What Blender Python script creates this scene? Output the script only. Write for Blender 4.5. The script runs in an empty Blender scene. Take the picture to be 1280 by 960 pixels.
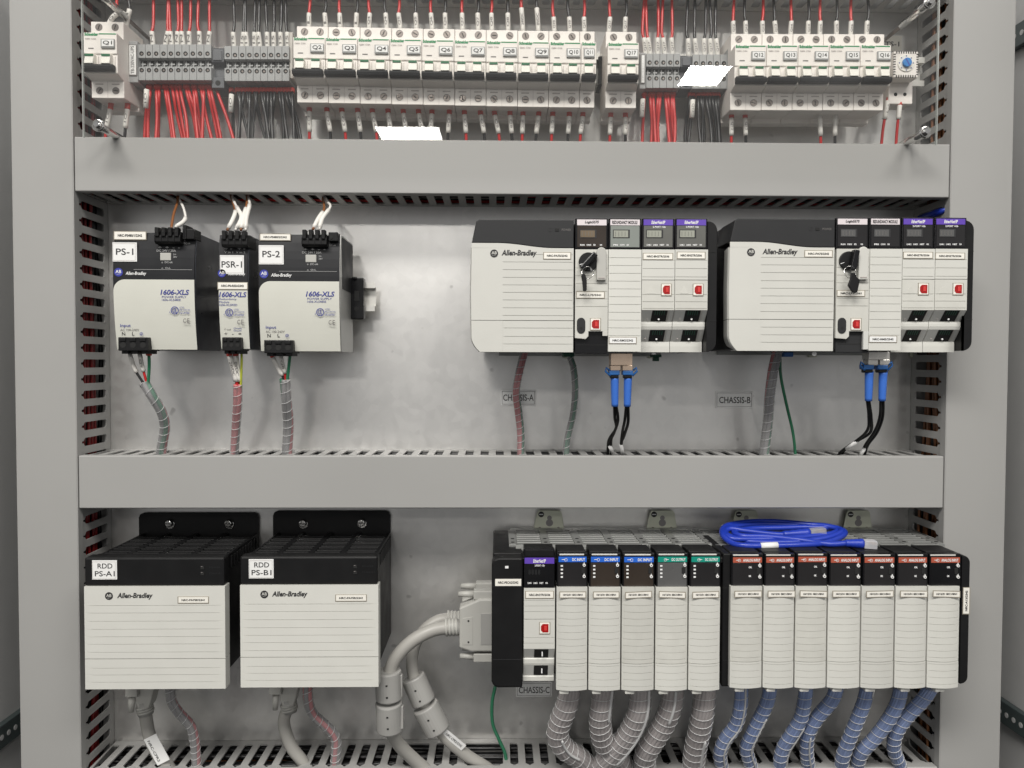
import bpy, bmesh, math, random
from mathutils import Vector, Matrix
random.seed(7)
S = bpy.context.scene
COL = S.collection
R_ = math.radians

# ------------------------------------------------------------------ camera
CD = 0.972                 # metres from the lens to the mounting panel
FPX = 964.8
PITCH, YAW, ROLL = R_(-1.674), R_(1.101), R_(0.181)
def cam_axes():
    cy, sy, cp, sp = math.cos(YAW), math.sin(YAW), math.cos(PITCH), math.sin(PITCH)
    f = Vector((sy*cp, cy*cp, sp)); r = Vector((cy, -sy, 0)); u = r.cross(f)
    return (r*math.cos(ROLL)+u*math.sin(ROLL), u*math.cos(ROLL)-r*math.sin(ROLL), f)
AX = cam_axes()
CPOS = Vector((0, -CD, 0))
cam = bpy.data.cameras.new('camera'); camo = bpy.data.objects.new('camera', cam); COL.objects.link(camo)
cam.sensor_width = 36; cam.lens = 36*FPX/1280; cam.clip_start = 0.01; cam.clip_end = 100
m = Matrix((AX[0], AX[1], -AX[2])).transposed().to_4x4(); m.translation = CPOS
camo.matrix_world = m
S.camera = camo

def at(px, py, Y):         # a measured photo point at a known depth Y (metres in front of the panel is negative)
    d = AX[2]*FPX + AX[0]*(px-640) - AX[1]*(py-480)
    return CPOS + d*((Y+CD)/d.y)

# ------------------------------------------------------------------ light: the room's ceiling panels
W = bpy.data.worlds.new('World'); S.world = W; W.use_nodes = True
wt = W.node_tree; bg = wt.nodes['Background']; bg.inputs[1].default_value = 1.0      # the room: grey ceiling, walls a bright band added for the panel's reflection, dark floor
wc = wt.nodes.new('ShaderNodeTexCoord'); wsx = wt.nodes.new('ShaderNodeSeparateXYZ'); wr = wt.nodes.new('ShaderNodeMapRange')
wr.inputs[1].default_value = -1; wr.inputs[2].default_value = 1
wv = wt.nodes.new('ShaderNodeValToRGB'); e = wv.color_ramp.elements
e[0].position = .25; e[0].color = (.035, .034, .033, 1); e[1].position = .80; e[1].color = (.22, .22, .22, 1)
for pos, v in ((.375, .05), (.425, .17), (.465, .46), (.57, .46), (.65, .24)):
    k = e.new(pos); k.color = (v, v, v, 1)
wt.links.new(wc.outputs['Generated'], wsx.inputs[0]); wt.links.new(wsx.outputs[2], wr.inputs[0]); wt.links.new(wr.outputs[0], wv.inputs[0]); wt.links.new(wv.outputs[0], bg.inputs[0])
S.view_settings.view_transform = 'Standard'; S.view_settings.look = 'None'
S.view_settings.exposure = 0.0; S.view_settings.gamma = 1
def lamp(name, loc, sx, sy, power, col=(1, .97, .92), rz=0):
    l = bpy.data.lights.new(name, 'AREA'); l.shape = 'RECTANGLE'; l.size = sx; l.size_y = sy
    l.energy = power; l.color = col
    o = bpy.data.objects.new(name, l); COL.objects.link(o); o.location = loc; o.rotation_euler = (0, 0, rz)
    return o
HC = 1.75                  # ceiling height over the lens
lamp('ceiling_lamp', (-0.50, -1.82, HC), 1.5, 0.7, 82)
lamp('ceiling_lamp', (1.10, -1.82, HC), 0.9, 0.7, 34)
lamp('ceiling_lamp', (-0.68, -5.55, HC), 0.48, 0.9, 74)
lamp('ceiling_lamp', (1.26, -4.02, HC), 0.25, 0.33, 24)

# ------------------------------------------------------------------ materials
def mat(name, col, rough=.5, metal=0, var=.05, scale=40, bump=0, bscale=400, coat=0, rvar=.08, spec=.5, orand=0):
    M = bpy.data.materials.new(name); M.use_nodes = True
    nt = M.node_tree; p = nt.nodes['Principled BSDF']
    p.inputs['Roughness'].default_value = rough; p.inputs['Metallic'].default_value = metal
    p.inputs['Specular IOR Level'].default_value = spec
    p.inputs['Coat Weight'].default_value = coat
    c = (*col, 1)
    tc = nt.nodes.new('ShaderNodeTexCoord')
    n = nt.nodes.new('ShaderNodeTexNoise'); n.inputs['Scale'].default_value = scale; n.inputs['Detail'].default_value = 5
    nt.links.new(tc.outputs['Object'], n.inputs['Vector'])
    if var > 0:
        mx = nt.nodes.new('ShaderNodeMix'); mx.data_type = 'RGBA'
        mx.inputs[6].default_value = tuple(max(0, x*(1-var)) for x in col)+(1,)
        mx.inputs[7].default_value = tuple(min(1, x*(1+var)) for x in col)+(1,)
        nt.links.new(n.outputs['Fac'], mx.inputs[0]); nt.links.new(mx.outputs[2], p.inputs['Base Color'])
    else:
        p.inputs['Base Color'].default_value = c
    if orand > 0 and var > 0:      # each piece of plastic has aged a little differently
        oi = nt.nodes.new('ShaderNodeObjectInfo'); om = nt.nodes.new('ShaderNodeMapRange'); om.inputs[3].default_value = 1-orand; om.inputs[4].default_value = 1+orand*.6
        nt.links.new(oi.outputs['Random'], om.inputs[0]); hs = nt.nodes.new('ShaderNodeHueSaturation'); nt.links.new(om.outputs[0], hs.inputs['Value'])
        hs.inputs['Saturation'].default_value = .95; nt.links.new(mx.outputs[2], hs.inputs['Color']); nt.links.new(hs.outputs[0], p.inputs['Base Color'])
    if rvar > 0:
        mr = nt.nodes.new('ShaderNodeMapRange'); mr.inputs[1].default_value = .3; mr.inputs[2].default_value = .7
        mr.inputs[3].default_value = max(0, rough-rvar); mr.inputs[4].default_value = min(1, rough+rvar)
        nt.links.new(n.outputs['Fac'], mr.inputs[0]); nt.links.new(mr.outputs[0], p.inputs['Roughness'])
    if bump > 0:
        n2 = nt.nodes.new('ShaderNodeTexNoise'); n2.inputs['Scale'].default_value = bscale; n2.inputs['Detail'].default_value = 2
        nt.links.new(tc.outputs['Object'], n2.inputs['Vector'])
        b = nt.nodes.new('ShaderNodeBump'); b.inputs['Strength'].default_value = bump; b.inputs['Distance'].default_value = .0005
        nt.links.new(n2.outputs['Fac'], b.inputs['Height']); nt.links.new(b.outputs[0], p.inputs['Normal'])
    return M
K = {}
K['duct'] = mat('grey_pvc', (.355, .352, .342), .45, var=.035, scale=7, bump=.05)
K['cabinet'] = mat('grey_cabinet_paint', (.50, .50, .495), .45, bump=.1)
K['rail_dark'] = mat('dark_green_steel', (.07, .09, .09), .4, metal=.3)
K['zinc'] = mat('zinc_plated', (.74, .73, .69), .38, metal=.3)
K['chrome'] = mat('polished_steel', (.75, .74, .72), .16, metal=1, var=.02)
K['ear'] = mat('pale_plated_steel', (.66, .68, .56), .42, metal=.1)
K['cream'] = mat('cream_plastic', (.62, .617, .575), .5, var=.03, orand=.06, bump=.12, bscale=900)
K['cream_dirty'] = mat('cream_plastic_worn', (.59, .585, .54), .5, var=.09, orand=.06, scale=70, bump=.12, bscale=900)
K['pscream'] = mat('cream_coated_metal', (.62, .62, .56), .42, var=.03, bump=.1, bscale=900)
K['breaker'] = mat('off_white_plastic', (.82, .775, .73), .42, var=.02, orand=.04)
K['breaker_grey'] = mat('translucent_grey_plastic', (.52, .49, .45), .4, var=.04)  # darker, greyer tone than the breaker cases
K['lever'] = mat('white_plastic', (.78, .76, .70), .38, var=.02)
K['black'] = mat('black_plastic', (.009, .009, .0095), .45, var=.15, bump=.15, bscale=900, rvar=.06, spec=.28)
K['blackg'] = mat('glossy_black_plastic', (.008, .008, .009), .25, var=.1, rvar=.06, spec=.32)
K['charcoal'] = mat('charcoal_plastic', (.026, .0265, .028), .5, var=.06, bump=.12, bscale=900, spec=.3)
K['case_shaded'] = mat('case_metal_shaded', (.05, .053, .062), .33, metal=.55, var=.06)  # case metal with the neighbouring unit's shade put into the colour
K['psdark'] = mat('charcoal_coated_metal', (.016, .0165, .019), .45, var=.06, bump=.06, spec=.3)
K['case_lit'] = mat('case_metal_lit', (.50, .50, .48), .36, metal=.6, var=.04)  # same case metal where light reaches it, in a paler colour
K['terminal'] = mat('grey_terminal_plastic', (.34, .345, .345), .45, var=.03)
K['bracket'] = mat('dark_grey_plastic', (.10, .105, .115), .45)
K['hole'] = mat('deep_hole', (.012, .012, .012), .8, var=0, rvar=0)
K['screw'] = mat('screw_steel', (.22, .195, .18), .35, metal=.8)
K['white'] = mat('white_label', (.82, .82, .81), .45, var=.01)
K['plate'] = mat('white_engraved_plate', (.93, .93, .92), .4, var=.01)
K['tape'] = mat('cream_label', (.84, .815, .75), .4, var=.03)
K['tapeedge'] = mat('clear_tape_edge', (.30, .27, .22), .25, var=.1, scale=200)
K['ink'] = mat('black_ink', (.02, .02, .022), .6, var=0, rvar=0)
K['inkgrey'] = mat('grey_ink', (.16, .15, .145), .6, var=0, rvar=0)
K['inklt'] = mat('pale_grey_ink', (.42, .38, .36), .6, var=0, rvar=0)
K['inkw'] = mat('white_ink', (.80, .80, .80), .6, var=0, rvar=0)
K['inkdim'] = mat('dim_white_ink', (.40, .40, .40), .6, var=0, rvar=0)
K['inkblue'] = mat('blue_ink', (.045, .055, .26), .6, var=0, rvar=0)
K['green'] = mat('green_ink', (.015, .24, .085), .5, var=0, rvar=0)
K['greenstripe'] = mat('green_stripe', (.01, .13, .05), .5, var=0, rvar=0)
K['red'] = mat('red_wire_sheath', (.50, .022, .022), .35, var=.1)
K['red_shaded'] = mat('red_wire_sheath_shaded', (.22, .010, .010), .4, var=.1)  # red sheath darkened in colour for the shade inside the duct
K['ferrule'] = mat('red_ferrule', (.55, .06, .045), .4)
K['blackw'] = mat('black_wire_sheath', (.016, .016, .017), .35, var=.1)
K['whitew'] = mat('white_wire_sheath', (.72, .70, .66), .4)
K['brown'] = mat('brown_wire_sheath', (.22, .085, .03), .4)
K['greenw'] = mat('green_wire_sheath', (.03, .17, .09), .38, var=.1)
K['yellowg'] = mat('yellow_green_wire_sheath', (.42, .46, .05), .4)
K['pinkw'] = mat('red_pink_wire_sheath', (.55, .14, .15), .4)
K['greyw'] = mat('grey_wire_sheath', (.25, .24, .24), .4)
K['mauve'] = mat('grey_brown_wire_sheath', (.36, .325, .32), .45, var=.12)
K['bluew'] = mat('blue_wire_sheath', (.19, .27, .50), .42, var=.12)
K['bluew2'] = mat('dark_blue_wire_sheath', (.14, .21, .42), .42, var=.12)
K['patch'] = mat('blue_cable_sheath', (.014, .042, .40), .34, var=.08)
K['cable'] = mat('beige_grey_cable', (.37, .36, .335), .42, var=.04, bump=.1)
K['dsub'] = mat('grey_connector_plastic', (.46, .455, .425), .45, var=.03, bump=.15, bscale=900)
K['ferrite'] = mat('grey_ferrite_cover', (.35, .345, .33), .42, var=.04)
K['boot'] = mat('blue_fibre_boot', (.05, .17, .62), .38)
K['latch'] = mat('blue_latch', (.03, .15, .45), .35)
K['copper'] = mat('warm_plated_metal', (.78, .60, .46), .28, metal=.8)
K['usbred'] = mat('red_usb_plastic', (.36, .006, .006), .35)
K['usbpink'] = mat('pale_red_usb_plastic', (.62, .045, .04), .35)
K['portmetal'] = mat('port_shell', (.66, .64, .60), .32, metal=.5)
K['portplate'] = mat('grey_port_plate', (.62, .62, .59), .45, var=.03)
K['pgreen'] = mat('circuit_green', (.02, .10, .06), .5)
K['purple'] = mat('purple_strip', (.115, .055, .42), .4, var=0)
K['blues'] = mat('blue_strip', (.02, .13, .60), .4, var=0)
K['teal'] = mat('teal_strip', (.005, .27, .20), .4, var=0)
K['rust'] = mat('brick_red_strip', (.42, .095, .055), .4, var=0)
K['pinkstrip'] = mat('pale_lilac_strip', (.72, .66, .68), .4, var=0)
K['window'] = mat('smoked_window', (.022, .021, .022), .16, var=.1, rvar=.05, spec=.35)
K['window_tan'] = mat('brown_smoked_window', (.040, .031, .025), .18, var=.1)
K['window_pale'] = mat('hazy_smoked_window', (.24, .26, .24), .2, var=.06)
K['window_mid'] = mat('grey_smoked_window', (.135, .135, .125), .18, var=.06)
K['lcd'] = mat('unlit_display', (.33, .34, .29), .3, var=.03)
K['lcd_tan'] = mat('unlit_brown_display', (.16, .12, .075), .3, var=.05)
K['lcd_dk'] = mat('unlit_dark_display', (.10, .10, .10), .3, var=.05)
K['deck'] = mat('dark_deck_metal', (.33, .335, .325), .34, metal=.45)
K['dial'] = mat('blue_dial', (.03, .21, .55), .4)
K['tan'] = mat('beige_clip', (.45, .33, .16), .5)
K['abblue'] = mat('badge_blue', (.04, .05, .33), .4, var=0)

def panel_mat():
    M = bpy.data.materials.new('galvanised_sheet'); M.use_nodes = True
    nt = M.node_tree; p = nt.nodes['Principled BSDF']; L = nt.links.new
    tc = nt.nodes.new('ShaderNodeTexCoord')
    n1 = nt.nodes.new('ShaderNodeTexNoise'); n1.inputs['Scale'].default_value = 2.2; n1.inputs['Detail'].default_value = 6
    n2 = nt.nodes.new('ShaderNodeTexNoise'); n2.inputs['Scale'].default_value = 120; n2.inputs['Detail'].default_value = 4
    mp = nt.nodes.new('ShaderNodeMapping'); mp.inputs['Scale'].default_value = (1, 1, .7)
    L(tc.outputs['Object'], mp.inputs[0]); L(tc.outputs['Object'], n1.inputs['Vector']); L(mp.outputs[0], n2.inputs['Vector'])
    v = nt.nodes.new('ShaderNodeTexVoronoi'); v.inputs['Scale'].default_value = 95
    L(tc.outputs['Object'], v.inputs['Vector'])
    a = nt.nodes.new('ShaderNodeMath'); a.operation = 'ADD'; L(n1.outputs['Fac'], a.inputs[0])
    s = nt.nodes.new('ShaderNodeMath'); s.operation = 'MULTIPLY'; s.inputs[1].default_value = .45; L(n2.outputs['Fac'], s.inputs[0])
    L(s.outputs[0], a.inputs[1])
    s2 = nt.nodes.new('ShaderNodeMath'); s2.operation = 'MULTIPLY_ADD'; s2.inputs[1].default_value = .28
    sx = nt.nodes.new('ShaderNodeSeparateColor'); L(v.outputs['Color'], sx.inputs[0]); L(sx.outputs[0], s2.inputs[0]); L(a.outputs[0], s2.inputs[2])
    r = nt.nodes.new('ShaderNodeValToRGB')
    r.color_ramp.elements[0].position = .45; r.color_ramp.elements[0].color = (.715, .705, .685, 1)
    r.color_ramp.elements[1].position = 1.05 if False else 1.0; r.color_ramp.elements[1].color = (.785, .775, .755, 1)
    L(s2.outputs[0], r.inputs[0])
    m3 = nt.nodes.new('ShaderNodeMapping'); m3.inputs['Rotation'].default_value = (0, .22, 0); m3.inputs['Scale'].default_value = (5, 1, 330); L(tc.outputs['Object'], m3.inputs[0])
    n3 = nt.nodes.new('ShaderNodeTexNoise'); n3.inputs['Scale'].default_value = 1; n3.inputs['Detail'].default_value = 1; L(m3.outputs[0], n3.inputs['Vector'])
    r3 = nt.nodes.new('ShaderNodeMapRange'); r3.inputs[1].default_value = .76; r3.inputs[2].default_value = .82; r3.inputs[3].default_value = 0; r3.inputs[4].default_value = .5; L(n3.outputs['Fac'], r3.inputs[0])
    n4 = nt.nodes.new('ShaderNodeTexNoise'); n4.inputs['Scale'].default_value = 55; n4.inputs['Detail'].default_value = 1; L(tc.outputs['Object'], n4.inputs['Vector'])
    r4 = nt.nodes.new('ShaderNodeMapRange'); r4.inputs[1].default_value = .74; r4.inputs[2].default_value = .80; r4.inputs[3].default_value = 0; r4.inputs[4].default_value = .55; L(n4.outputs['Fac'], r4.inputs[0])
    x3 = nt.nodes.new('ShaderNodeMix'); x3.data_type = 'RGBA'; L(r3.outputs[0], x3.inputs[0]); L(r.outputs[0], x3.inputs[6]); x3.inputs[7].default_value = (.92, .91, .89, 1)
    x4 = nt.nodes.new('ShaderNodeMix'); x4.data_type = 'RGBA'; L(r4.outputs[0], x4.inputs[0]); L(x3.outputs[2], x4.inputs[6]); x4.inputs[7].default_value = (.36, .35, .34, 1)
    L(x4.outputs[2], p.inputs['Base Color'])
    mr = nt.nodes.new('ShaderNodeMapRange'); mr.inputs[1].default_value = .4; mr.inputs[2].default_value = 1.1
    mr.inputs[3].default_value = .33; mr.inputs[4].default_value = .41; L(s2.outputs[0], mr.inputs[0]); L(mr.outputs[0], p.inputs['Roughness'])
    p.inputs['Metallic'].default_value = .86
    b = nt.nodes.new('ShaderNodeBump'); b.inputs['Strength'].default_value = .08; b.inputs['Distance'].default_value = .0006
    L(n2.outputs['Fac'], b.inputs['Height']); L(b.outputs[0], p.inputs['Normal'])
    return M
K['panel'] = panel_mat()

def clear_mat(name, tint, gloss, haze=0, hazecol=(.8, .8, .8), edge=False):
    M = bpy.data.materials.new(name); M.use_nodes = True
    nt = M.node_tree; nt.nodes.clear(); L = nt.links.new
    out = nt.nodes.new('ShaderNodeOutputMaterial')
    t = nt.nodes.new('ShaderNodeBsdfTransparent'); t.inputs[0].default_value = (*tint, 1)
    g = nt.nodes.new('ShaderNodeBsdfGlossy'); g.inputs['Roughness'].default_value = gloss
    f = nt.nodes.new('ShaderNodeFresnel'); f.inputs[0].default_value = 1.49
    ge = nt.nodes.new('ShaderNodeNewGeometry'); inv = nt.nodes.new('ShaderNodeMath'); inv.operation = 'SUBTRACT'; inv.inputs[0].default_value = 1; L(ge.outputs['Backfacing'], inv.inputs[1])
    mu = nt.nodes.new('ShaderNodeMath'); mu.operation = 'MULTIPLY'; L(f.outputs[0], mu.inputs[0]); L(inv.outputs[0], mu.inputs[1])
    mx = nt.nodes.new('ShaderNodeMixShader'); L(mu.outputs[0], mx.inputs[0]); L(t.outputs[0], mx.inputs[1]); L(g.outputs[0], mx.inputs[2])
    last = mx
    if haze > 0:
        d = nt.nodes.new('ShaderNodeBsdfDiffuse'); d.inputs[0].default_value = (*hazecol, 1)
        n = nt.nodes.new('ShaderNodeTexNoise'); n.inputs['Scale'].default_value = 9; n.inputs['Detail'].default_value = 6
        tc = nt.nodes.new('ShaderNodeTexCoord'); L(tc.outputs['Object'], n.inputs['Vector'])
        mr = nt.nodes.new('ShaderNodeMapRange'); mr.inputs[1].default_value = .35; mr.inputs[2].default_value = .7
        mr.inputs[3].default_value = haze*.5; mr.inputs[4].default_value = haze*1.5; L(n.outputs['Fac'], mr.inputs[0])
        m2 = nt.nodes.new('ShaderNodeMixShader'); L(mr.outputs[0], m2.inputs[0]); L(mx.outputs[0], m2.inputs[1]); L(d.outputs[0], m2.inputs[2])
        last = m2
    L(last.outputs[0], out.inputs[0])
    return M
K['plexi'] = clear_mat('clear_acrylic', (.985, .985, .98), 0.0, .014)
K['plexi_edge'] = clear_mat('acrylic_edge', (.75, .78, .76), .1, .45, (.7, .72, .7))
K['wrap'] = clear_mat('clear_spiral_wrap', (.98, .98, .98), .25, .36, (.60, .61, .62))
K['wrap2'] = clear_mat('clear_spiral_wrap_wide', (.985, .985, .985), .25, .15, (.66, .67, .68))
K['wrapedge'] = mat('spiral_wrap_edge', (.54, .54, .54), .35, var=.03)
K['clearplug'] = clear_mat('clear_plug', (.9, .9, .92), .1, .35, (.75, .75, .78))

# ------------------------------------------------------------------ mesh builder
_txt = {}
def text_geo(s, shear=0, bold=0):
    k = (s, shear, bold)
    if k not in _txt:
        c = bpy.data.curves.new('t', 'FONT'); c.body = s; c.size = 1; c.shear = shear; c.offset = bold; c.resolution_u = 3
        o = bpy.data.objects.new('t', c)
        me = bpy.data.meshes.new_from_object(o)
        vs = [(v.co.x, v.co.y) for v in me.vertices]; fs = [tuple(p.vertices) for p in me.polygons]
        bpy.data.objects.remove(o); bpy.data.curves.remove(c); bpy.data.meshes.remove(me)
        xs = [v[0] for v in vs]; ys = [v[1] for v in vs]
        _txt[k] = (vs, fs, min(xs), max(xs), min(ys), max(ys))
    return _txt[k]

def catmull(P, n=8):
    P = [Vector(p) for p in P]
    if len(P) == 2: return [P[0].lerp(P[1], i/n) for i in range(n+1)]
    Q = [P[0]*2-P[1]]+P+[P[-1]*2-P[-2]]; out = []
    for i in range(1, len(Q)-2):
        a, b, c, d = Q[i-1:i+3]
        for j in range(n):
            t = j/n
            out.append(.5*((2*b)+(c-a)*t+(2*a-5*b+4*c-d)*t*t+(3*b-a-3*c+d)*t**3))
    out.append(P[-1]); return out

def frames(P):
    fr = []; T0 = None; N = None
    for i, p in enumerate(P):
        T = (P[min(i+1, len(P)-1)]-P[max(i-1, 0)]).normalized()
        if N is None:
            N = T.cross(Vector((0, 0, 1)) if abs(T.z) < .9 else Vector((0, 1, 0))).normalized()
        else:
            N = (N-T*N.dot(T)).normalized()
        fr.append((p, N, T.cross(N)))
    return fr

class MB:
    def __init__(s): s.v = []; s.f = []; s.mi = []; s.sm = []; s.mats = []
    def add(s, vs, fs, mt, smooth=False):
        if mt not in s.mats: s.mats.append(mt)
        i = s.mats.index(mt); b = len(s.v); s.v += [tuple(v) for v in vs]
        for f in fs: s.f.append(tuple(b+k for k in f)); s.mi.append(i); s.sm.append(smooth)
        return s
    def solid(s, vs, fs, mt, bev=0, seg=2):
        if bev <= 0: return s.add(vs, fs, mt)
        bm = bmesh.new(); V = [bm.verts.new(v) for v in vs]
        for f in fs:
            try: bm.faces.new([V[k] for k in f])
            except ValueError: pass
        bmesh.ops.recalc_face_normals(bm, faces=bm.faces)
        es = [e for e in bm.edges if len(e.link_faces) == 2 and e.calc_face_angle(0) > .5]
        bmesh.ops.bevel(bm, geom=es, offset=bev, segments=seg, profile=.5, affect='EDGES', clamp_overlap=True)
        bm.verts.index_update()
        s.add([v.co[:] for v in bm.verts], [[v.index for v in f.verts] for f in bm.faces], mt); bm.free()
        return s
    def box(s, x0, x1, y0, y1, z0, z1, mt, bev=0):
        vs = [(x, y, z) for x in (x0, x1) for y in (y0, y1) for z in (z0, z1)]
        return s.solid(vs, [(0, 1, 3, 2), (4, 6, 7, 5), (0, 4, 5, 1), (2, 3, 7, 6), (0, 2, 6, 4), (1, 5, 7, 3)], mt, bev)
    def pbox(s, px0, py0, px1, py1, Yf, th, mt, bev=0):        # box whose front face covers a measured rectangle
        x0, x1, z0, z1 = rect(px0, py0, px1, py1, Yf)
        return s.box(x0, x1, Yf, Yf+th, z0, z1, mt, bev)
    def prism(s, prof, x0, x1, mt, bev=0):                     # (y,z) outline swept along x
        n = len(prof); vs = [(x0, y, z) for y, z in prof]+[(x1, y, z) for y, z in prof]
        fs = [tuple(range(n))[::-1], tuple(range(n, 2*n))]+[(i, (i+1) % n, n+(i+1) % n, n+i) for i in range(n)]
        return s.solid(vs, fs, mt, bev)
    def plate(s, out, yf, yb, mt, bev=0):                      # (x,z) outline swept along y
        n = len(out); vs = [(x, yf, z) for x, z in out]+[(x, yb, z) for x, z in out]
        fs = [tuple(range(n))[::-1], tuple(range(n, 2*n))]+[(i, (i+1) % n, n+(i+1) % n, n+i) for i in range(n)]
        return s.solid(vs, fs, mt, bev)
    def cyl(s, c, ax, r, h, mt, n=16, r2=None, bev=0):         # from c along ax
        c = Vector(c); a = Vector(ax).normalized(); r2 = r if r2 is None else r2
        N = a.cross(Vector((0, 0, 1)) if abs(a.z) < .9 else Vector((0, 1, 0))).normalized(); B = a.cross(N)
        vs = []
        for k, rr in ((0, r), (h, r2)):
            for i in range(n):
                t = 2*math.pi*i/n; vs.append(c+a*k+(N*math.cos(t)+B*math.sin(t))*rr)
        fs = [tuple(range(n)), tuple(range(2*n-1, n-1, -1))]+[(i, (i+1) % n, n+(i+1) % n, n+i) for i in range(n)]
        return s.solid(vs, fs, mt, bev)
    def ring(s, c, r0, r1, y, mt, n=24):                       # flat ring facing the viewer
        c = Vector(c); vs = []
        for rr in (r0, r1):
            for i in range(n): t = 2*math.pi*i/n; vs.append((c.x+rr*math.cos(t), y, c.z+rr*math.sin(t)))
        return s.add(vs, [(i, (i+1) % n, n+(i+1) % n, n+i) for i in range(n)], mt)
    def tube(s, P, r, mt, n=8, cap=True):
        P = [Vector(p) for p in P]; fr = frames(P); vs = []
        for i, (p, N, B) in enumerate(fr):
            rr = r[i] if isinstance(r, (list, tuple)) else r
            for k in range(n): t = 2*math.pi*k/n; vs.append(p+(N*math.cos(t)+B*math.sin(t))*rr)
        fs = [(i*n+k, i*n+(k+1) % n, (i+1)*n+(k+1) % n, (i+1)*n+k) for i in range(len(P)-1) for k in range(n)]
        if cap: fs += [tuple(range(n))[::-1], tuple((len(P)-1)*n+k for k in range(n))]
        return s.add(vs, fs, mt, True)
    def text(s, t, px0, py0, px1, py1, Y, mt, shear=0, bold=0, off=.00025):
        x0, x1, z0, z1 = rect(px0, py0, px1, py1, Y)
        return s.wtext(t, x0, x1, z0, z1, Y-off, mt, shear, bold)
    def wtext(s, t, x0, x1, z0, z1, y, mt, shear=0, bold=0, rot=0):
        vs, fs, a, b, c, d = text_geo(t, shear, bold)
        w = []
        for X, Z in vs:
            u = (X-a)/(b-a); v = (Z-c)/(d-c)
            if rot == 1: u, v = 1-v, u             # reads upwards
            elif rot == -1: u, v = v, 1-u          # reads downwards
            w.append((x0+u*(x1-x0), y, z0+v*(z1-z0)))
        return s.add(w, fs, mt)
    def rectf(s, px0, py0, px1, py1, Y, mt, off=.0002):        # thin printed patch
        return s.pbox(px0, py0, px1, py1, Y-off, off*.9, mt)
    def build(s, name, parent=None, label=None, cat=None, group=None, kind=None):
        P = [Vector(v) for v in s.v]
        if parent is not None: o0 = wloc(parent)
        else:
            lo = Vector([min(p[i] for p in P) for i in range(3)]); hi = Vector([max(p[i] for p in P) for i in range(3)])
            o0 = Vector(((lo.x+hi.x)/2, (lo.y+hi.y)/2, lo.z))
        me = bpy.data.meshes.new(name); me.from_pydata([p-o0 for p in P], [], s.f)
        for mt in s.mats: me.materials.append(K[mt])
        me.polygons.foreach_set('material_index', s.mi); me.polygons.foreach_set('use_smooth', s.sm)
        bm = bmesh.new(); bm.from_mesh(me); bmesh.ops.recalc_face_normals(bm, faces=bm.faces); bm.to_mesh(me); bm.free()
        me.update()
        o = bpy.data.objects.new(name, me); COL.objects.link(o)
        if parent is not None: o.parent = parent; o['_o'] = tuple(o0)
        else: o.location = o0
        LOC[o.name] = o0.copy()
        if '_o' in o: del o['_o']
        setp(o, label, cat, group, kind)
        return o
LOC = {}
def wloc(o): return LOC[o.name]
def setp(o, label=None, cat=None, group=None, kind=None):
    if label: o['label'] = label
    if cat: o['category'] = cat
    if group: o['group'] = group
    if kind: o['kind'] = kind
def thing(name, loc, label, cat, group=None):
    o = bpy.data.objects.new(name, None); COL.objects.link(o); o.location = loc; o.empty_display_size = .01
    LOC[o.name] = Vector(loc); setp(o, label, cat, group); return o
def rect(px0, py0, px1, py1, Y):
    xm, ym = (px0+px1)/2, (py0+py1)/2
    return (at(px0, ym, Y).x, at(px1, ym, Y).x, at(xm, py1, Y).z, at(xm, py0, Y).z)
# ------------------------------------------------------------------ setting: mounting panel, cabinet sides
XL, XR = -0.4825, 0.5262          # inner faces of the two upright ducts
DF = -0.079                       # front of every duct lid
m = MB(); m.box(-0.60, 0.648, 0, .003, -.62, .50, 'panel', .0006)
m.build('mounting_panel', kind='structure')
for sx, x0 in ((-1, -0.644), (1, 0.692)):
    m = MB(); m.box(min(x0, x0+sx*.003), max(x0, x0+sx*.003), -.32, .26, -.75, .62, 'cabinet')
    m.build('cabinet_wall', kind='structure')
m = MB(); m.box(-.64, .686, .257, .26, -.75, .62, 'cabinet'); m.build('cabinet_back_wall', kind='structure')
def side_rail(sx, x0, z, label):
    m = MB()
    m.box(min(x0, x0-sx*.009), max(x0, x0-sx*.009), -.30, .25, z-.015, z+.015, 'rail_dark', .001)
    y = -.29
    while y < .25:
        m.cyl((x0-sx*.0091, y, z), (-sx, 0, 0), .0035, .0004, 'cabinet', 12); y += .014
    m.build('mounting_rail', label=label, cat='rail', group='punched rails on the cabinet sides')
side_rail(-1, -0.644, -.485, 'dark punched steel rail low on the left cabinet side')
side_rail(1, 0.690, -.47, 'dark punched steel rail low on the right cabinet side')
side_rail(1, 0.690, .43, 'dark punched steel rail high on the right cabinet side')

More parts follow.
